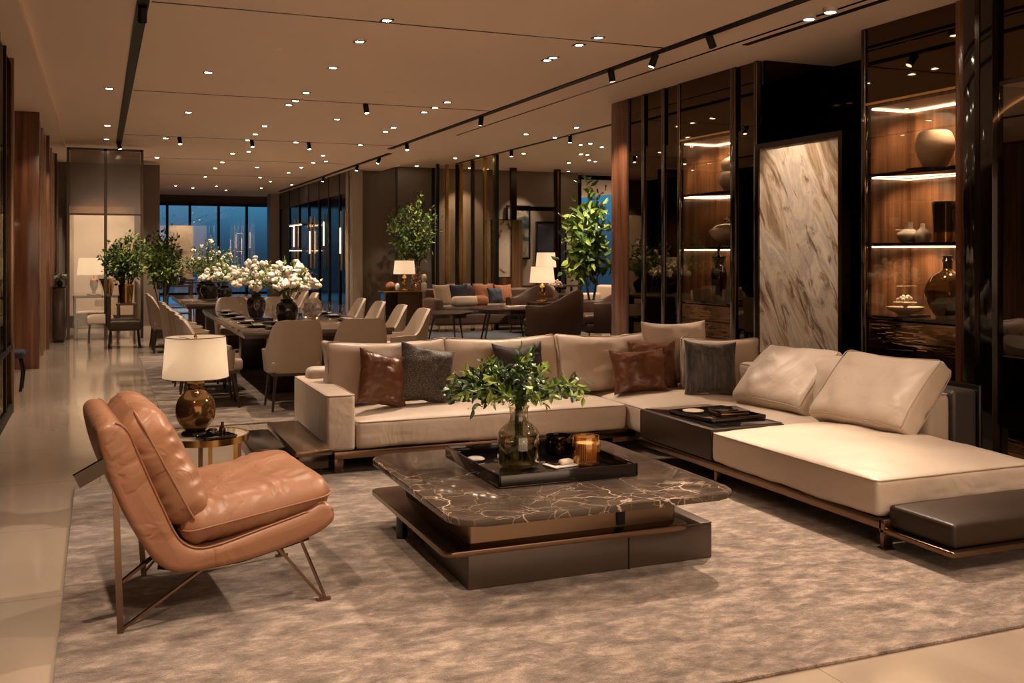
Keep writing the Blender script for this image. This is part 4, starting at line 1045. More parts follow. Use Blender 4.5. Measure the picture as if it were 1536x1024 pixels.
# plants
def tree(label, x, y, pot, trunk_h, R_, H_, seed, mats, leafL=.09, n=420, pot_mat=BRASS, name='potted_tree', z0=0, multi=4):
    rng = random.Random(seed)
    t = thing(name, label, 'plant', (x, y, z0))
    pr_, ph = pot
    obj('planter', lathe(NB(), sm([(0, 0), (pr_ * .7, 0), (pr_ * .8, .02), (pr_, ph * .9), (pr_ * .98, ph), (pr_ * .85, ph), (0, ph * .9)]), 28), pot_mat, t)
    bs = NB(); bl = [NB() for _ in mats]
    cen = Vector((0, 0, trunk_h + H_ * .45))
    for m_ in range(multi):
        a = m_ * 2 * PI / multi; tube(bs, [(.03 * math.cos(a), .03 * math.sin(a), ph * .8), (.06 * math.cos(a + .6), .06 * math.sin(a + .6), trunk_h * .6), (.18 * math.cos(a + .3), .18 * math.sin(a + .3), trunk_h + .15)], .018, 6, .010)
    for i in range(n // 12):
        d = rv(rng); d.z = d.z * .9; rad = rng.random() ** .4
        tip = cen + Vector((d.x * R_ * rad, d.y * R_ * rad, d.z * H_ * .55 * rad))
        st = Vector((d.x * .08, d.y * .08, trunk_h + rng.uniform(-.1, .25)))
        tube(bs, [st, st.lerp(tip, .5) + Vector((0, 0, .05)), tip], .006, 4, .002)
        for j in range(14):
            q = st.lerp(tip, rng.uniform(.45, 1.0)) + rv(rng) * leafL * rng.uniform(.3, 1.3)
            leaf(bl[(i + (j % 5 == 0)) % len(mats)], q, (rv(rng) + d * .6), rv(rng), leafL * rng.uniform(.6, 1.25), leafL * rng.uniform(.35, .6))
    obj('trunk', bs, BARK, t)
    for b_, m_ in zip(bl, mats): obj('foliage', b_, m_, t, 0)
    return t
tree('tall airy potted tree beside the console in front of the taupe wall', 6.25, 20.7, (.22, .45), 1.25, .60, 1.75, 21, (LEAFL, LEAFD, LEAFK), .09, 1600, BLKC)
tree('large-leaved potted tree by the blue window beside the rosewood pier', 8.75, 17.2, (.25, .6), 1.0, .62, 2.1, 22, (LEAFL, LEAFD), .20, 560, DKBR)
tree('wide leafy plant on a dark stand in front of the far glass screen', .40, 17.8, (.12, .3), .38, .42, .85, 23, (LEAFD, LEAFL, LEAFK), .08, 1100, BRASS, 'potted_plant', .68)
tree('darker bushy plant right of the wide leafy plant', 1.02, 18.75, (.16, .4), .95, .38, 1.15, 24, (LEAFD, LEAFL, LEAFK), .09, 1100, BLKC, 'potted_plant')
t = thing('plant_stand', 'tall dark wooden stand under the wide leafy plant', 'stand', (.40, 17.8, 0))
obj('top', bx(-.16, .16, -.16, .16, .645, .675), DKWOOD, t)
for sx in (-1, 1):
    for sy in (-1, 1): obj('leg', bx(sx * .13 - .015, sx * .13 + .015, sy * .13 - .015, sy * .13 + .015, 0, .645), DKWOOD, t)

# ------------------------------------------------------------------ far left group behind glass
t = thing('glass_screen', 'tall bronze framed glass screen at the end of the walkway', 'screen', (.09, 18.95, 0))
bm = NB()
for x in (-.60, -.0, .60): box(bm, x - .025, x + .025, -.04, .04, 0, 3.34)
box(bm, -.6, .6, -.04, .04, 3.3, 3.34); box(bm, -.6, .6, -.02, .02, 2.17, 2.20)
obj('frame', bm, GUN, t)
obj('upper_pane', bx(-.57, .57, -.006, .006, 2.2, 3.3), MESHG, t); obj('lower_pane', bx(-.57, .57, -.006, .006, 0.02, 2.17), GLASS, t)
struct('wall_left_back', bx(-1.4, 1.15, 22.0, 22.2, 0, 3.34), TAUPEW)
t = thing('wall_panel', 'pale lacquered panel glowing behind the glass screen', 'panel', (0.03, 21.9, 0))
obj('panel', bx(-.62, .62, -.03, .03, .25, 2.45), WALLPAN, t)
def table_lamp(label, x, y, z, h, sw, body=BRASS, pw=6, emm=SHADEF):
    t = thing('table_lamp', label, 'lamp', (x, y, z))
    obj('base', lathe(NB(), sm([(0, 0), (h * .16, 0), (h * .17, h * .04), (h * .04, h * .08), (h * .10, h * .25), (h * .09, h * .42), (h * .03, h * .52)]), 24), body, t)
    obj('stem', lathe(NB(), [(.01, h * .5), (.01, h * .9)], 10), BRASS, t)
    obj('lamp_shade', lathe(NB(), [(sw / 2, h * .55), (sw * .44, h)], 36), emm, t)
    if pw: pointlight(x, y, z + h * .72, pw * .45, .05)
    return t
table_lamp('wide-shaded lamp on the dark console behind the glass screen', -.10, 19.6, .74, .68, .58, LEAFL and BRASS, 10)
def side_console(label, x0, x1, y, h, d, name='console_table', mat=DKWOOD):
    t = thing(name, label, 'table', ((x0 + x1) / 2, y, 0)); w = (x1 - x0) / 2
    obj('top', bx(-w, w, -d / 2, d / 2, h - .04, h, .004), mat, t)
    for sx in (-1, 1):
        for sy in (-1, 1): obj('leg', bx(sx * (w - .03) - .02, sx * (w - .03) + .02, sy * (d / 2 - .03) - .02, sy * (d / 2 - .03) + .02, 0, h - .04), mat, t)
    obj('lower_shelf', bx(-w + .03, w - .03, -d / 2 + .03, d / 2 - .03, .15, .18), mat, t)
    return t
side_console('dark console table behind the glass screen', -.45, .35, 19.6, .74, .4)
vase('gold_vase', 'flared gold green vase on the dark console', 'vase', .14, 19.52, .74, sm([(0, 0), (.06, 0), (.07, .05), (.12, .22), (.16, .3), (.14, .3), (0, .25)]), BRASS)
def stool(label, x, y, w, d, h, mat=IVORY, g=None):
    t = thing('upholstered_stool', label, 'stool', (x, y, 0), 0, g)
    obj('seat', softbox(w, d, .14, .04, .02, .002, 1, 5), mat, t, 60, (0, 0, h - .07))
    for sx in (-1, 1):
        for sy in (-1, 1): obj('leg', tube(NB(), [(sx * (w / 2 - .05), sy * (d / 2 - .05), h - .13), (sx * (w / 2 - .03), sy * (d / 2 - .03), 0)], .015, 6), DKWOOD, t)
stool('ivory stool under the dark console behind the glass screen', -.15, 20.1, .55, .4, .42)
stool('ivory stool in front of the plant stand', .0, 18.3, .42, .4, .45)
t = thing('black_armchair', 'small black armchair beside the darker bushy plant', 'armchair', (.36, 17.1, 0))
obj('seat', softbox(.5, .5, .16, .04, .02, 0, 1, 6), LEATHDK, t, 60, (0, 0, .36)); obj('backrest', softbox(.08, .5, .5, .03, .0, 0, 1, 6), LEATHDK, t, 60, (-.24, 0, .6))
for sx in (-1, 1):
    for sy in (-1, 1): obj('leg', tube(NB(), [(sx * .2, sy * .2, .3), (sx * .23, sy * .22, 0)], .015, 6), BLACKM, t)
t = thing('easel_painting', 'cream ink landscape painting standing before the far window', 'painting', (1.75, 24.5, 0))
obj('canvas', bx(-.26, .26, -.02, .02, .9, 2.15), ART4, t); 
bm = NB(); bar(bm, (-.2, .03, 2.2), (-.3, .2, 0), .03, .03); bar(bm, (.2, .03, 2.2), (.3, .2, 0), .03, .03); box(bm, -.3, .3, -.03, .05, .86, .9); obj('stand', bm, DKWOOD, t)
side_console('low dark sideboard before the far window', .9, 3.6, 26.0, .8, .5, 'sideboard')
flowers('bowl of pale fruit and leaves in front of the far window', 1.6, 23.5, .8, .2, .2, .35, .3, 31, nb=20, nst=20, petal=PETALP, fl=1.6)
side_console('dark pedestal table carrying the bowl of fruit', 1.3, 1.9, 23.5, .8, .5, 'pedestal_table')

# ------------------------------------------------------------------ left wall cabinetry
XL = -.74
t = thing('display_cabinet', 'dark glass display cabinet with bronze frame at the left edge', 'cabinet', (XL - .04, 8.2, 0))
obj('carcass', bx(-.6, -.55, -4.9, 2.35, 0, 3.34), MIRR, t)
bm = NB()
for z in (.08, .62, 1.2, 1.8, 2.4): box(bm, -.55, -.04, -4.9, 2.35, z - .012, z + .012)
obj('shelf', bm, LACQ, t)
obj('glass_door', bx(-.01, .0, -4.9, 2.33, .08, 3.3), SMOKEG, t)
bm = NB()
for y in (-4.9, -3.4, -1.9, -.4, 1.1, 1.7): box(bm, -.02, .012, y - .02, y + .02, 0, 3.34)
box(bm, -.03, .02, -4.9, 2.35, 0, .09); box(bm, -.03, .02, -4.9, 2.35, .60, .64)
obj('frame', bm, BLACKM, t)
obj('end_post', bx(-.6, .02, 2.33, 2.42, 0, 3.34, .004), ROSEW, t); obj('post_trim', bx(-.02, .03, 2.28, 2.34, 0, 3.34, .004), BRONZE, t)
struct('wall_left', bx(-2.0, -1.9, -4, 34, 0, 3.4), DKBR)
# open shelves in the recess
t = thing('open_shelving', 'walnut open shelves in the recess along the left wall', 'shelves', (-1.35, 12.5, 0))
obj('back_panel', bx(-.5, -.46, -1.85, 1.85, 0, 3.3), WALNUT, t)
for z in (.42, .95, 1.45, 1.95, 2.45): obj('shelf', bx(-.46, .26, 1.1, 1.85, z - .02, z + .02), DKWOOD, t)
for z in (.90, 1.90): obj('light_strip', bx(-.2, .24, 1.3, 1.33, z + .015, z + .025), LED, t)
for i, (z, m_, nm, r_) in enumerate(((.44, CERAM, 'ivory jar on the lowest left-wall shelf', .09), (.97, ORNG, 'rust coloured bowl on the second left-wall shelf', .10), (1.47, BRASS, 'gold bowl on the third left-wall shelf', .10), (1.97, CERAMG, 'pearl bowl on the fourth left-wall shelf', .10))):
    vase('display_bowl', nm, 'bowl', -1.16, 13.9, z, sm([(0, 0), (r_ * .5, 0), (r_, r_ * .8), (r_ * .9, r_ * 1.6), (r_ * .7, r_ * 1.7), (0, r_ * 1.5)]), m_)
t = thing('small_stool', 'small dark stool with bent legs at the foot of the left shelves', 'stool', (-.93, 12.2, 0))
obj('seat', softbox(.34, .34, .08, .03, 0, 0, 1, 5), BLUEV, t, 60, (0, 0, .40))
for sx in (-1, 1):
    for sy in (-1, 1): obj('leg', tube(NB(), [(sx * .12, sy * .12, .37), (sx * .15, sy * .15, .2), (sx * .13, sy * .13, 0)], .015, 6), BLACKM, t)
def fin(y, label, w=.32): return tag(obj('wood_pier', bx(XL - w, XL + .01, y - .05, y + .05, 0, 3.34, .005), ROSEW), label, 'pier')
fin(14.42, 'broad rosewood pier on the left wall, nearest of the left piers')
fin(17.2, 'rosewood pier on the left wall beyond the nearest one', .20)
fin(20.2, 'rosewood pier farthest along the left wall', .16)
for y0, y1, lb in ((14.48, 17.1, 'bronze mirrored panel between the two nearer left piers'), (17.3, 20.1, 'bronze mirrored panel between the two farther left piers'), (20.3, 22, 'bronze mirrored panel past the farthest left pier')):
    t = thing('mirror_panel', lb, 'panel', (XL - .05, (y0 + y1) / 2, 0)); h = (y1 - y0) / 2
    obj('mirror', bx(-.03, .0, -h, h, 0, 3.34), MIRR, t)
    bm = NB()
    for s in (-1, -.33, .33, 1): box(bm, -.02, .02, s * (h - .03) - .02, s * (h - .03) + .02, 0, 3.34)
    obj('trim', bm, BRONZE, t)
t = thing('dark_cabinet', 'low dark cabinet with white flowers at the end of the left wall', 'cabinet', (-.62, 18.7, 0))
obj('body', bx(-.12, .07, -.3, .3, 0.04, .92, .01), DKWOOD, t); obj('top', bx(-.13, .08, -.31, .31, .92, .94), LACQ, t); obj('plinth', bx(-.10, .05, -.28, .28, 0, .04), BLACKM, t)
flowers('small posy of pale green flowers on the low dark cabinet', -.63, 18.6, .94, .05, .10, .12, .14, 33, nb=10, nst=12, fl=.8)

# right wall of the dining area: dark mirrored partition
t = thing('mirror_partition', 'tall dark mirrored partition along the right of the dining area', 'partition', (5.30, 27.0, 0))
obj('core', bx(.0, .2, -4.5, 5.2, 0, 3.4), simple('smoked_wall_glass', (.030, .020, .014), .12, 1.0), t)
bm = NB()
for y in (-4.45, -3.4, -2.2, -1.0, .4, 1.8, 3.4, 5.1): box(bm, -.03, .0, y - .05, y + .05, 0, 3.4)
obj('mullion', bm, BLACKM, t)
obj('soffit_band', bx(-.02, .0, -4.5, 5.2, 2.9, 3.4), TAUPEW, t)
t = thing('display_shelves', 'warm lit display shelves far off in front of the dark partition', 'shelves', (5.1, 28.0, 0))
for z in (.9, 1.6, 2.3): obj('shelf', bx(-.1, .16, -1.0, 1.0, z, z + .03), BRONZE, t)
for z in (1.58, 2.28): obj('light_strip', bx(-.08, -.06, -.9, .9, z - .01, z), LED, t)
for i, (y, nm) in enumerate(((23.3, 'nearest the column'), (25.2, 'second from the column'), (27.0, 'third from the column'), (29.4, 'farthest from the column'))):  # added glowing bars imitating gold reflections on the dark partition
    t = thing('glint_bar', 'added brass bar glowing as a gold glint on the partition, ' + nm, 'added glint', (5.24, y, 0))
    obj('back_plate', bx(.0, .03, -.05, .05, 1.1, 2.5), BRASS, t); obj('glow_strip', bx(-.015, .0, -.014, .014, 1.5 + .2 * (i % 2), 2.1 + .2 * (i % 2)), LED, t)
struct('wall_column_far', bx(5.0, 5.3, 32.2, 32.9, 0, 3.4), LIMEST)

# ================================================================== LOUNGE BAY (X > 5)
t = thing('console_table', 'dark demilune console with brass top edge beside the potted tree', 'table', (6.0, 20.2, 0))
obj('top', bx(-.62, .58, -.24, .24, .70, .73, .01), BRASS, t)
obj('body', bx(-.56, -.30, -.2, .2, 0.02, .70), LACQ, t); obj('front_panel', bx(-.30, .12, -.22, .2, 0.02, .70), DKBR, t); obj('side_panel', bx(.18, .56, -.2, .2, .02, .70), SATBR, t)
for x in (-.58, .14, .56): obj('leg', bx(x - .012, x + .012, -.23, -.20, 0, .70), BRASS, t)
table_lamp('small square-shaded lamp on the brass-edged console', 5.88, 20.15, .73, .62, .46, BRASS, 5)
vase('round_clock', 'small white oval ornament on the brass-edged console', 'ornament', 5.70, 20.05, .73, sm([(0, 0), (.03, .0), (.05, .07), (.04, .13), (0, .16)]), WHITEP)
vase('ginger_jar', 'rust ceramic jar at the left end of the brass-edged console', 'jar', 5.58, 20.15, .73, sm([(0, 0), (.05, 0), (.10, .08), (.08, .15), (.03, .18), (0, .18)]), ORNG)
t = thing('blossom_branch', 'slim vase with rust blossoms right of the console lamp', 'vase', (6.12, 20.1, .73))
obj('vase_body', lathe(NB(), sm([(0, 0), (.03, 0), (.04, .06), (.02, .12), (0, .12)]), 16), BRASS, t)
bm = NB(); rng = random.Random(5)
for i in range(24): bmesh.ops.create_icosphere(bm, subdivisions=1, radius=.018, matrix=Matrix.Translation((rng.uniform(-.1, .1), rng.uniform(-.08, .08), rng.uniform(.12, .38))))
obj('blossom_cluster', bm, ORNG, t)
vase('marble_bust', 'small ivory sculpted head on a dark plinth on the console', 'sculpture', 6.30, 20.12, .73, sm([(0, 0), (.05, 0), (.05, .14), (.03, .16), (.04, .20), (.055, .26), (.04, .32), (0, .34)]), CERAM)

# screens
t = thing('room_divider', 'bronze and glass room divider of tall vertical posts', 'screen', (7.38, 19.9, 0))
for y, m_ in ((-1.2, BLACKM), (-.55, BRASS), (-1.1, BRASS), (.2, GUN), (.95, BRASS), (1.2, BLACKM)):
    obj('post', bx(-.03, .03, y - .045, y + .045, 0, 3.49), m_, t)
obj('glass_leaf', bx(-.006, .006, -1.15, .18, .02, 3.47), SCRG, t); obj('glass_leaf', bx(-.006, .006, .22, 1.15, .02, 3.47), SCRG, t)
t = thing('room_divider', 'second bronze divider standing left of the abstract painting', 'screen', (6.95, 21.2, 0))
for x, m_ in ((.0, BLACKM), (.22, BRASS), (.5, GUN)): obj('post', bx(x - .03, x + .03, -.04, .04, 0, 3.49), m_, t)
obj('glass_leaf', bx(0, .5, -.006, .006, .02, 3.47), SCRG, t)
t = thing('room_divider', 'single dark divider frame right of the landscape painting', 'screen', (9.75, 21.5, 0))
for x in (-.85, .28): obj('post', bx(x - .07, x + .07, -.05, .05, 0, 3.49), GUN, t)
obj('brass_inlay', bx(.26, .30, -.06, -.05, 0, 3.45), BRASS, t); obj('top_rail', bx(-.85, .28, -.03, .03, 2.5, 2.6), GUN, t)
def painting(label, x0, x1, y, z0, z1, art, fr, th=.04):
    t = thing('framed_painting', label, 'painting', ((x0 + x1) / 2, y, 0)); w = (x1 - x0) / 2
    obj('canvas', bx(-w, w, -.02, .0, z0, z1), art, t)
    bm = NB(); box(bm, -w - th, -w, -.04, .02, z0 - th, z1 + th); box(bm, w, w + th, -.04, .02, z0 - th, z1 + th); box(bm, -w, w, -.04, .02, z1, z1 + th); box(bm, -w, w, -.04, .02, z0 - th, z0); box(bm, -w - th, w + th, .0, .02, z0 - th, z1 + th)
    obj('frame', bm, fr, t); return t
painting('tall cream abstract painting with dark brush strokes', 7.47, 7.82, 19.05, 1.02, 2.18, ART1, LACQ, .015)
t = thing('painting_panel', 'brown wood panel standing behind the abstract painting', 'panel', (7.92, 19.25, 0)); obj('panel', bx(-.45, .25, -.02, .02, .4, 2.2), WALNUT, t); obj('foot', bx(-.42, .2, -.08, .08, 0, .4), DKWOOD, t)
painting('green and grey landscape painting in a black frame on the back wall', 9.08, 9.62, 22.28, 1.40, 2.62, ART2, BLACKM)
painting('large dark figure painting beside the blue window', 9.85, 10.60, 22.28, .65, 2.25, ART3, LACQ, .03)

# lounge sofa and chairs
def lounge_sofa(label, x, y, rz, w=1.9, mat=BRWN):
    t = thing('lounge_sofa', label, 'sofa', (x, y, 0), rz)
    obj('base', softbox(w, .85, .22, .05, 0, .002, 1, 8), mat, t, 60, (0, 0, .24)); obj('seat_cushion', softbox(w - .3, .66, .16, .05, .02, .003, 2, 8), TAUPE_D, t, 60, (0, -.06, .42))
    obj('backrest', softbox(w, .2, .62, .07, .0, .003, 3, 8), mat, t, 60, (0, .36, .50))
    for s in (-1, 1): obj('armrest', softbox(.18, .85, .48, .07, 0, .003, 4, 6), mat, t, 60, (s * (w / 2 - .08), 0, .40))
    for sx in (-1, 1):
        for sy in (-1, 1): obj('leg', lathe(NB(), [(0, 0), (.015, 0), (.02, .14), (0, .14)], 8, (sx * (w / 2 - .1), sy * .35, 0)), BRASS, t)
    return t
lounge_sofa('brown velvet sofa heaped with pillows in the lounge bay', 6.95, 18.4, R(0), 2.2)
pl = [(6.15, 18.42, .42, IVORY, 20, 'ivory pillow at the left end of the brown velvet sofa'), (6.45, 18.5, .42, BLUEV, -12, 'navy pillow beside the ivory pillow on the velvet sofa'), (6.75, 18.55, .40, DKPIL, 5, 'black pillow in the middle of the velvet sofa'),
      (7.0, 18.5, .42, ORNG, -10, 'rust pillow right of the black pillow on the velvet sofa'), (7.25, 18.45, .34, BLUEV, 12, 'small navy pillow in front of the rust pillows'), (7.45, 18.52, .40, ORNG, 8, 'rust pillow at the right end of the velvet sofa')]
for i, (x, y, s, m_, yw, lb) in enumerate(pl): cushion('sofa_pillow', lb, 'pillow', s, s, .14, (x, y - .08, .50), yw, -16, 0, m_, 50 + i, .08, .02, .008)
t = thing('folded_throw', 'folded camel and ivory throw on the front of the velvet sofa', 'blanket', (6.6, 18.1, .50)); obj('fold', softbox(.55, .25, .16, .07, .02, .006, 8, 8), ORNG if False else IVORY, t, 60, (-.1, 0, .08)); obj('camel_band', softbox(.3, .26, .17, .07, .02, .004, 9, 6), ORNG, t, 60, (.2, 0, .08))
def tub_chair(label, x, y, rz, mat=DKBR, s=1.0):
    t = thing('tub_armchair', label, 'armchair', (x, y, 0), rz)
    bm = NB(); N_ = 24; ring = []
    for i in range(N_ + 1):
        a = R(-120 + 240 * i / N_); b = max(0, 1 - abs(math.degrees(a)) / 85); b = b * b * (3 - 2 * b); top = (.60 + .22 * b) * s
        row = []
        for rr, z in ((.40, .16), (.44, .4), (.45, top - .03), (.43, top), (.38, top), (.355, top - .03), (.33, .3)):
            row.append(bm.verts.new((-rr * math.cos(a) * s * 1.0, rr * math.sin(a) * s, z)))
        ring.append(row)
    for A, B in zip(ring, ring[1:]):
        for k_ in range(7): bm.faces.new((A[k_], B[k_], B[(k_ + 1) % 7], A[(k_ + 1) % 7]))
    bm.faces.new(ring[0]); bm.faces.new(ring[-1][::-1])
    obj('shell', bm, mat, t, 50); obj('seat_cushion', softbox(.62 * s, .60 * s, .16, .05, .02, .002, 2, 6), mat, t, 60, (.03, 0, .38)); obj('seat_base', softbox(.62 * s, .6 * s, .16, .04, 0, 0, 2, 5), mat, t, 60, (0, 0, .24))
    for sx in (-1, 1):
        for sy in (-1, 1): obj('leg', tube(NB(), [(sx * .24 * s, sy * .24 * s, .2), (sx * .27 * s, sy * .27 * s, 0)], .018, 6, .011), DKWOOD, t)
    return t
tc = tub_chair('dark brown leather tub chair seen from behind, right of the round table', 6.80, 14.75, R(125), DKBR, 1.12)
dup(tc, (7.95, 15.3, 0), R(170), 'dark brown leather tub chair just left of the rosewood pier')
dup(tc, (7.55, 17.3, 0), R(215), 'dark brown leather tub chair beyond the white-shaded lounge lamp')
def round_table(label, x, y, r, h, top=DKWOOD, n=4):
    t = thing('round_table', label, 'table', (x, y, 0))
    obj('top', lathe(NB(), [(0, h - .035), (r, h - .035), (r + .008, h - .018), (r, h), (0, h)], 44), top, t)
    for i in range(n):
        a = i * 2 * PI / n + .5; obj('leg', tube(NB(), [(r * .6 * math.cos(a), r * .6 * math.sin(a), h - .03), (r * .85 * math.cos(a), r * .85 * math.sin(a), 0)], .02, 8, .014), DKWOOD, t)
    obj('apron', lathe(NB(), [(r * .7, h - .10), (r * .72, h - .10), (r * .72, h - .03), (r * .7, h - .03)], 30), DKWOOD, t)
    return t
round_table('large polished round wooden table in the lounge bay', 6.30, 15.6, .62, .60, DKWOOD)
round_table('smaller round wooden table left of the large round one', 5.55, 16.3, .42, .50, DKWOOD, 3)
round_table('round side table behind the tub chairs near the window', 8.6, 18.4, .45, .68, DKWOOD)
t = thing('slate_rug', 'slate blue rug under the round tables in the lounge bay', 'rug', (6.5, 16.1, 0)); obj('pile', bx(-1.6, 1.6, -2.3, 2.0, 0, .01), BLUERUG, t)
table_lamp('white-shaded lamp standing in the middle of the lounge bay', 7.42, 16.55, .62, .64, .46, BRASS, 6)
side_console('small dark table under the middle lounge lamp', 7.2, 7.65, 16.55, .62, .4, 'lamp_table')
table_lamp('white-shaded lamp by the dark painting at the back of the lounge', 9.15, 20.2, .80, .72, .46, BRASS, 6)
side_console('dark console under the back lounge lamp', 8.5, 9.9, 20.2, .80, .45)
lounge_sofa('ivory sofa by the blue window at the back of the lounge', 10.2, 18.8, R(-70), 1.8, IVORY)
lounge_sofa('ivory sofa behind the divider at the back of the lounge', 8.1, 21.2, R(0), 1.6, IVORY)
vase('tea_glass', 'clear glass on the large round lounge table', 'glass', 6.2, 15.45, .60, sm([(0, 0), (.03, 0), (.04, .09), (.037, .09), (.028, .01), (0, .01)]), GLASS)
for i, (x, y, lb) in enumerate(((6.42, 15.55, 'white card on the large round lounge table'), (6.65, 15.7, 'pale book at the right of the large round lounge table'))):
    tag(obj('book', bx(x - .10, x + .10, y - .07, y + .07, .60, .615), WHITEP), lb, 'book')
flowers('pink rose posy on the round side table near the window', 8.5, 18.3, .68, .06, .12, .17, .16, 35, nb=16, nst=10, petal=PETALP, fl=1.2)

# ================================================================== CEILING LIGHTS
def downlight(label, double=False, adj=False):
    t = thing('downlight', label, 'ceiling light', (0, 0, 0))
    for dx in ((-.05, .05) if double else (0,)):
        bm = NB(); s = .048
        for a_, b_, c_, d_ in ((-s, s, -s, -s + .01), (-s, s, s - .01, s), (-s, -s + .01, -s, s), (s - .01, s, -s, s)): box(bm, a_, b_, c_ + dx, d_ + dx, -.008, .0)
        box(bm, -s, s, -s + dx, s + dx, -.003, -.001)
        obj('frame', bm, BLACKM, t)
        obj('lens', lathe(NB(), [(0, -.006), (.034, -.006), (.036, -.003)], 20, (0, dx, 0)), LENS, t)
    return t
gA = 'recessed downlights in the row over the dining table'; gB = 'recessed downlights in the row over the sofa side'
d1 = downlight('small recessed downlight in the left ceiling row, nearest the camera')
RA = [(2.16, 7.91), (2.15, 8.79), (2.2, 10.13), (2.25, 11.84), (2.25, 12.52), (2.23, 12.89), (2.27, 15.18), (2.29, 16.26), (2.29, 17.16), (2.33, 19.57), (2.56, 19.07), (2.35, 21.51), (2.37, 23.07), (2.41, 25.78), (2.48, 30.2), (1.04, 20.95), (1.96, 29.5), (3.04, 29.23)]
RB = [(4.06, 8.94), (4.06, 8.80), (4.03, 8.17), (4.05, 7.83), (4.03, 12.86), (4.03, 12.4), (4.03, 11.9), (4.11, 15.13), (4.09, 14.6), (4.21, 17.15), (4.0, 19.29), (4.3, 20.48), (4.13, 20.93), (4.11, 22.17), (4.11, 23.75), (3.7, 25.48), (4.16, 26.79), (4.34, 29.63), (4.9, 27.83), (3.5, 31)]
RC = [(1.05, 6.1), (1.05, 10.9), (1.1, 14.1), (1.0, 17.4), (1.1, 24.3), (3.1, 14.0), (3.1, 17.2), (3.2, 22.5), (.1, 12.4), (.1, 16), (0.1, 17.9)]
RD = [(6.99, 14.26), (6.6, 15.38), (7.25, 15.64), (7.33, 15.18), (8.24, 16.24), (8.18, 16.51), (8.7, 16.67), (8.95, 18.06), (9.13, 18.13), (9.69, 19.15), (9.95, 19.38), (10.52, 21.9), (7.83, 18.38), (9.56, 19.89), (7.12, 19.11), (6.89, 19.82), (6.27, 22.05), (6.68, 21.9), (8.0, 22.0), (11.5, 20.5)]
first = True
def ordn(i): return ['first', 'second', 'third', 'fourth', 'fifth', 'sixth', 'seventh', 'eighth', 'ninth', 'tenth', 'eleventh', 'twelfth', 'thirteenth', 'fourteenth', 'fifteenth', 'sixteenth', 'seventeenth', 'eighteenth', 'nineteenth', 'twentieth'][i]
for lst, z, g, nm in ((RA, CH, gA, 'left ceiling row'), (RB, CH, gB, 'right ceiling row'), (RC, CH, 'scattered downlights between the ceiling rows', 'scattered ceiling lights'), (RD, 3.5, 'downlights over the lounge bay', 'lounge bay ceiling')):
    for i, (x, y) in enumerate(sorted(lst, key=lambda p: p[1])):
        if z == CH and x < -.5: z_ = CH - .06
        else: z_ = z
        lb = 'recessed downlight, %s from the camera in the %s' % (ordn(i), nm)
        if first:
            d1.location = (x, y, z_); d1['label'] = lb; d1['group'] = g; first = False
        else: dup(d1, (x, y, z_), (i % 2) * .0, lb, g)
for x, y, lb in ((5.22, 6.2, 'surface round spotlight nearest the wide lit bay'), (5.22, 6.45, 'surface round spotlight just behind the nearest one')):
    t = thing('surface_spotlight', lb, 'ceiling light', (x, y, CH)); obj('body', lathe(NB(), [(0, 0), (.055, 0), (.055, -.035), (.042, -.04), (.04, -.03)], 24), WHITEP, t); obj('lens', lathe(NB(), [(0, -.034), (.038, -.034), (.039, -.03)], 20), LENS, t)
# track spots on the black tracks
def track_spot(x, y, z, lb, aim=(0, 0, -1), g='black spotlights on the ceiling tracks'):
    t = thing('track_spotlight', lb, 'ceiling light', (x, y, z), 0, g)
    d = Vector(aim).normalized(); p = Vector((0, 0, -.05))
    obj('bracket', tube(NB(), [(0, 0, 0), (0, 0, -.05)], .008, 6), BLACKM, t); obj('body', tube(NB(), [p - d * .05, p + d * .07], .034, 16), BLACKM, t)
    bm = NB(); tube(bm, [p + d * .0705, p + d * .072], .026, 16); obj('lens', bm, LENSF, t)
    return t
TS = [(4.86, 7.3, (.6, .2, -1), 'black cylinder spotlight on the right track nearest the camera'), (4.86, 8.25, (-.3, .2, -1), 'black spotlight on the right track above the sofa corner'), (4.86, 9.1, (.3, .2, -1), 'lit black spotlight on the right track behind the sofa corner'),
      (4.86, 12.9, (0, .3, -1), 'black spotlight on the right track beyond the rosewood pier'), (4.86, 16.5, (0, -.3, -1), 'black spotlight on the right track near its broken joint'), (5.08, 19.2, (-.4, 0, -1), 'black spotlight on the far right track before the column'),
      (5.08, 21.0, (-.2, 0, -1), 'black spotlight on the far right track beside the column'), (5.08, 24.5, (-.2, 0, -1), 'black spotlight on the far right track past the column'), (.30, 8.15, (0, .5, -1), 'black spotlight on the left track nearest the camera'),
      (.30, 18.2, (.2, 0, -1), 'black spotlight at the far end of the left track'), (7.33, 15.2, (0, 0, -1), 'black spotlight on the lounge bay track'), (7.33, 17.8, (0, 0, -1), 'black spotlight farther along the lounge bay track')]
for x, y, a_, lb in TS: track_spot(x, y, (3.488 if x > 7 else CH - .012), lb, a_)
for x, y, lb in ((1.2, 17.1, 'small black spotlight hanging from the third ceiling joint, left'), (2.35, 17.1, 'small black spotlight hanging from the third ceiling joint, middle'), (3.3, 17.1, 'small black spotlight hanging from the third ceiling joint, right'),
                 (3.12, 12.42, 'small black spotlight hanging from the second ceiling joint')): track_spot(x, y, CH - .003, lb, (.1, -.2, -1), 'black spotlights on the ceiling joints')
for x, y, lb in ((1.48, 9.4, 'round flush smoke detector ring on the ceiling left'), (3.15, 11.4, 'round flush smoke detector on the ceiling middle')):
    tag(obj('smoke_detector', lathe(NB(), [(0, -.012), (.05, -.012), (.075, 0)], 24, (x, y, CH)), CEILM), lb, 'smoke detector')

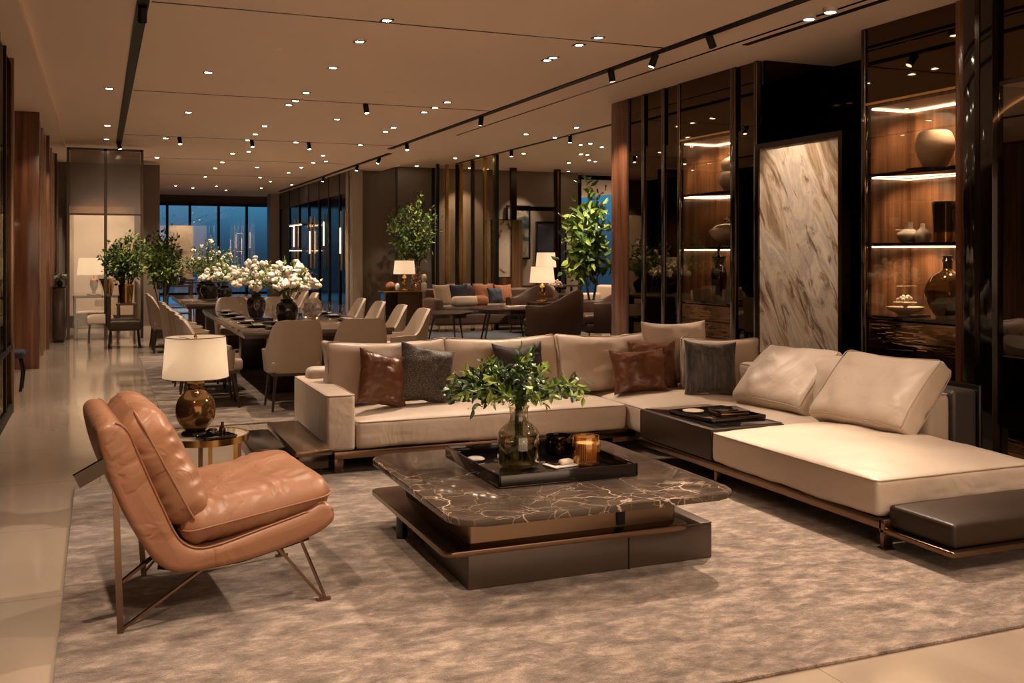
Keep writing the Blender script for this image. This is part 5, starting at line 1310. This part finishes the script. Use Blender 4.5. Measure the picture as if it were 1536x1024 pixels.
# ------------------------------------------------------------------ lamps that light the room
K = 2.5
for x, y, p, tgt, ang in (
    (4.5, 5.6, 340, (1.7, 4.4, 0), 76), (4.4, 3.0, 85, (3.2, 3.2, 0), 80), (4.86, 7.3, 120, (3.0, 7.2, .4), 75), (4.03, 8.17, 110, (3.6, 7.2, .5), 70),
    (2.16, 7.91, 120, (2.2, 7.3, .3), 80), (1.05, 6.1, 60, (.6, 4.6, .4), 75), (2.2, 3.2, 55, (1.4, 3.4, 0), 85), (5.2, 4.9, 25, (4.3, 4.7, .3), 75),
    (-.2, 3.2, 150, (-.5, 4.0, 0), 80), (4.4, 1.0, 80, (3.6, 2.0, 0), 100), (1.4, .6, 80, (1.2, 1.4, 0), 100)):
    spotlight(x, y, CH - .03, p * K, ang, .6, target=tgt)
for x, y, p in ((2.2, 10.13, 90), (2.25, 12.2, 80), (2.3, 15.2, 80), (2.3, 17.2, 80), (2.35, 21.5, 80), (2.4, 25.8, 80), (4.03, 11.9, 70), (4.1, 14.9, 80), (4.1, 19.3, 90), (4.1, 23.7, 80), (.1, 9.0, 60), (.1, 12.4, 60), (.1, 16, 60),
                (6.99, 14.26, 90), (7.25, 15.64, 60), (8.24, 16.24, 60), (8.95, 18.06, 80), (6.9, 19.8, 60), (9.69, 19.15, 60), (10.5, 21.0, 60), (0.0, 20.6, 70), (3.1, 29, 70)):
    spotlight(x, y, (3.46 if x > 6 else CH - .03), p * K * 1.6, 100, .7)
# spots added under the shelves to spread the LED glow in both lit bays
for y0, y1, tp in ((8.63, 9.59, 2.72), (5.69, 6.66, 2.72)):
    for z in (2.70, 2.13, 1.55):
        for f in (.25, .75):
            y = y0 + (y1 - y0) * f
            spotlight(6.22, y, z, 19.0, 135, .8, (1, .70, .46), target=(6.40, y, z - .45), size=.01)
            spotlight(6.05, y, z, 5.0, 90, .8, (1, .66, .40), target=(6.22, y, z - .5), size=.01)
for y in (3.5, 4.6, 5.1): spotlight(6.2, y, 2.68, 22, 120, .8, (1, .6, .3), target=(6.45, y, 2.2), size=.01)
spotlight(5.4, 10.9, CH - .03, 60 * K, 60, .6, target=(6.1, 11.0, 1.5)); spotlight(-.3, 13.2, 3.3, 22 * K, 60, .6, target=(-.9, 14.4, 1.6)); spotlight(-.3, 16.2, 3.3, 35 * K, 60, .6, target=(-.85, 17.2, 1.6))  # spots added to brighten the rosewood piers
spotlight(3.3, 5.4, CH - .03, 95 * K, 34, .7, target=(4.6, 5.3, .6))  # extra spot added to lift the lounge cushions
# wall grazers, then spots added to brighten paintings, plants and flowers
spotlight(5.1, 7.55, CH - .03, 85 * K, 62, .6, target=(6.0, 7.55, 1.5))
spotlight(7.9, 21.6, 3.45, 40 * K, 70, .6, target=(7.9, 22.35, 1.8)); spotlight(9.4, 21.6, 3.45, 30 * K, 60, .6, target=(9.4, 22.3, 1.8)); spotlight(.0, 21.2, 3.3, 60 * K, 70, .6, target=(0, 21.9, 1.4))
spotlight(7.2, 17.6, 3.45, 25 * K, 40, .6, target=(7.45, 18.5, 1.6)); spotlight(6.0, 19.3, 3.45, 120 * K, 45, .6, target=(6.2, 20.6, 2.0))
spotlight(1.75, 23.4, 3.37, 60 * K, 40, .6, target=(1.75, 24.4, 1.5)); spotlight(.5, 16.9, 3.37, 90 * K, 45, .6, target=(.6, 17.9, 1.3)); spotlight(1.7, 9.6, 3.37, 60 * K, 35, .6, target=(1.85, 10.9, 1.2))
spotlight(8.2, 16.2, 3.45, 90 * K, 45, .6, target=(8.7, 17.1, 1.6)); spotlight(1.7, 16.9, 3.37, 60 * K, 45, .6, target=(1.75, 17.9, 1.3)); spotlight(1.9, 3.9, 3.37, 60 * K, 24, .6, target=(2.0, 4.78, .85))

# ------------------------------------------------------------------ world: blue dusk outside, warm fill added behind the camera to brighten the ceiling
w = bpy.data.worlds.new('World'); bpy.context.scene.world = w; w.use_nodes = True; nt = w.node_tree; nt.nodes.clear()
tc_ = nt.nodes.new('ShaderNodeTexCoord'); sp = nt.nodes.new('ShaderNodeSeparateXYZ'); nt.links.new(tc_.outputs['Generated'], sp.inputs[0])
mr = N(nt, 'ShaderNodeMapRange'); mr.inputs['From Min'].default_value = -.1; mr.inputs['From Max'].default_value = .2
nt.links.new(sp.outputs['Y'], mr.inputs[0])
r = ramp(nt, sp.outputs['Z'], [(.0, (.02, .055, .11)), (.02, (.03, .11, .22)), (.05, (.06, .24, .46)), (.5, (.05, .16, .38))])
mx = nt.nodes.new('ShaderNodeMixRGB'); mx.inputs[1].default_value = (2.1, 1.35, .88, 1)
nt.links.new(mr.outputs[0], mx.inputs[0]); nt.links.new(r.outputs[0], mx.inputs[2])
bg = nt.nodes.new('ShaderNodeBackground'); bg.inputs[1].default_value = 1.0; nt.links.new(mx.outputs[0], bg.inputs[0])
o = nt.nodes.new('ShaderNodeOutputWorld'); nt.links.new(bg.outputs[0], o.inputs[0])

# ------------------------------------------------------------------ camera
cam = bpy.data.cameras.new('camera'); co = bpy.data.objects.new('camera', cam); C.objects.link(co)
cam.sensor_width = 36; cam.lens = 1498 / 1536 * 36; cam.shift_y = -132 / 1536
co.location = (0, 0, 1.5); co.rotation_euler = (R(90), 0, -math.atan(618 / 1498)); cam.clip_start = .05; cam.clip_end = 200
sc = bpy.context.scene; sc.camera = co
sc.view_settings.view_transform = 'Standard'; sc.view_settings.look = 'None'; sc.view_settings.gamma = 1; sc.view_settings.use_curve_mapping = False
sc.view_settings.exposure = 0.08
cy = sc.cycles
cy.max_bounces = 9; cy.diffuse_bounces = 4; cy.glossy_bounces = 5; cy.transmission_bounces = 6; cy.transparent_max_bounces = 14
cy.caustics_reflective = False; cy.caustics_refractive = False; cy.sample_clamp_indirect = 5; cy.sample_clamp_direct = 0
cy.use_light_tree = True; cy.use_denoising = True
try: cy.denoiser = 'OPENIMAGEDENOISE'; cy.denoising_input_passes = 'RGB_ALBEDO_NORMAL'
except Exception: pass
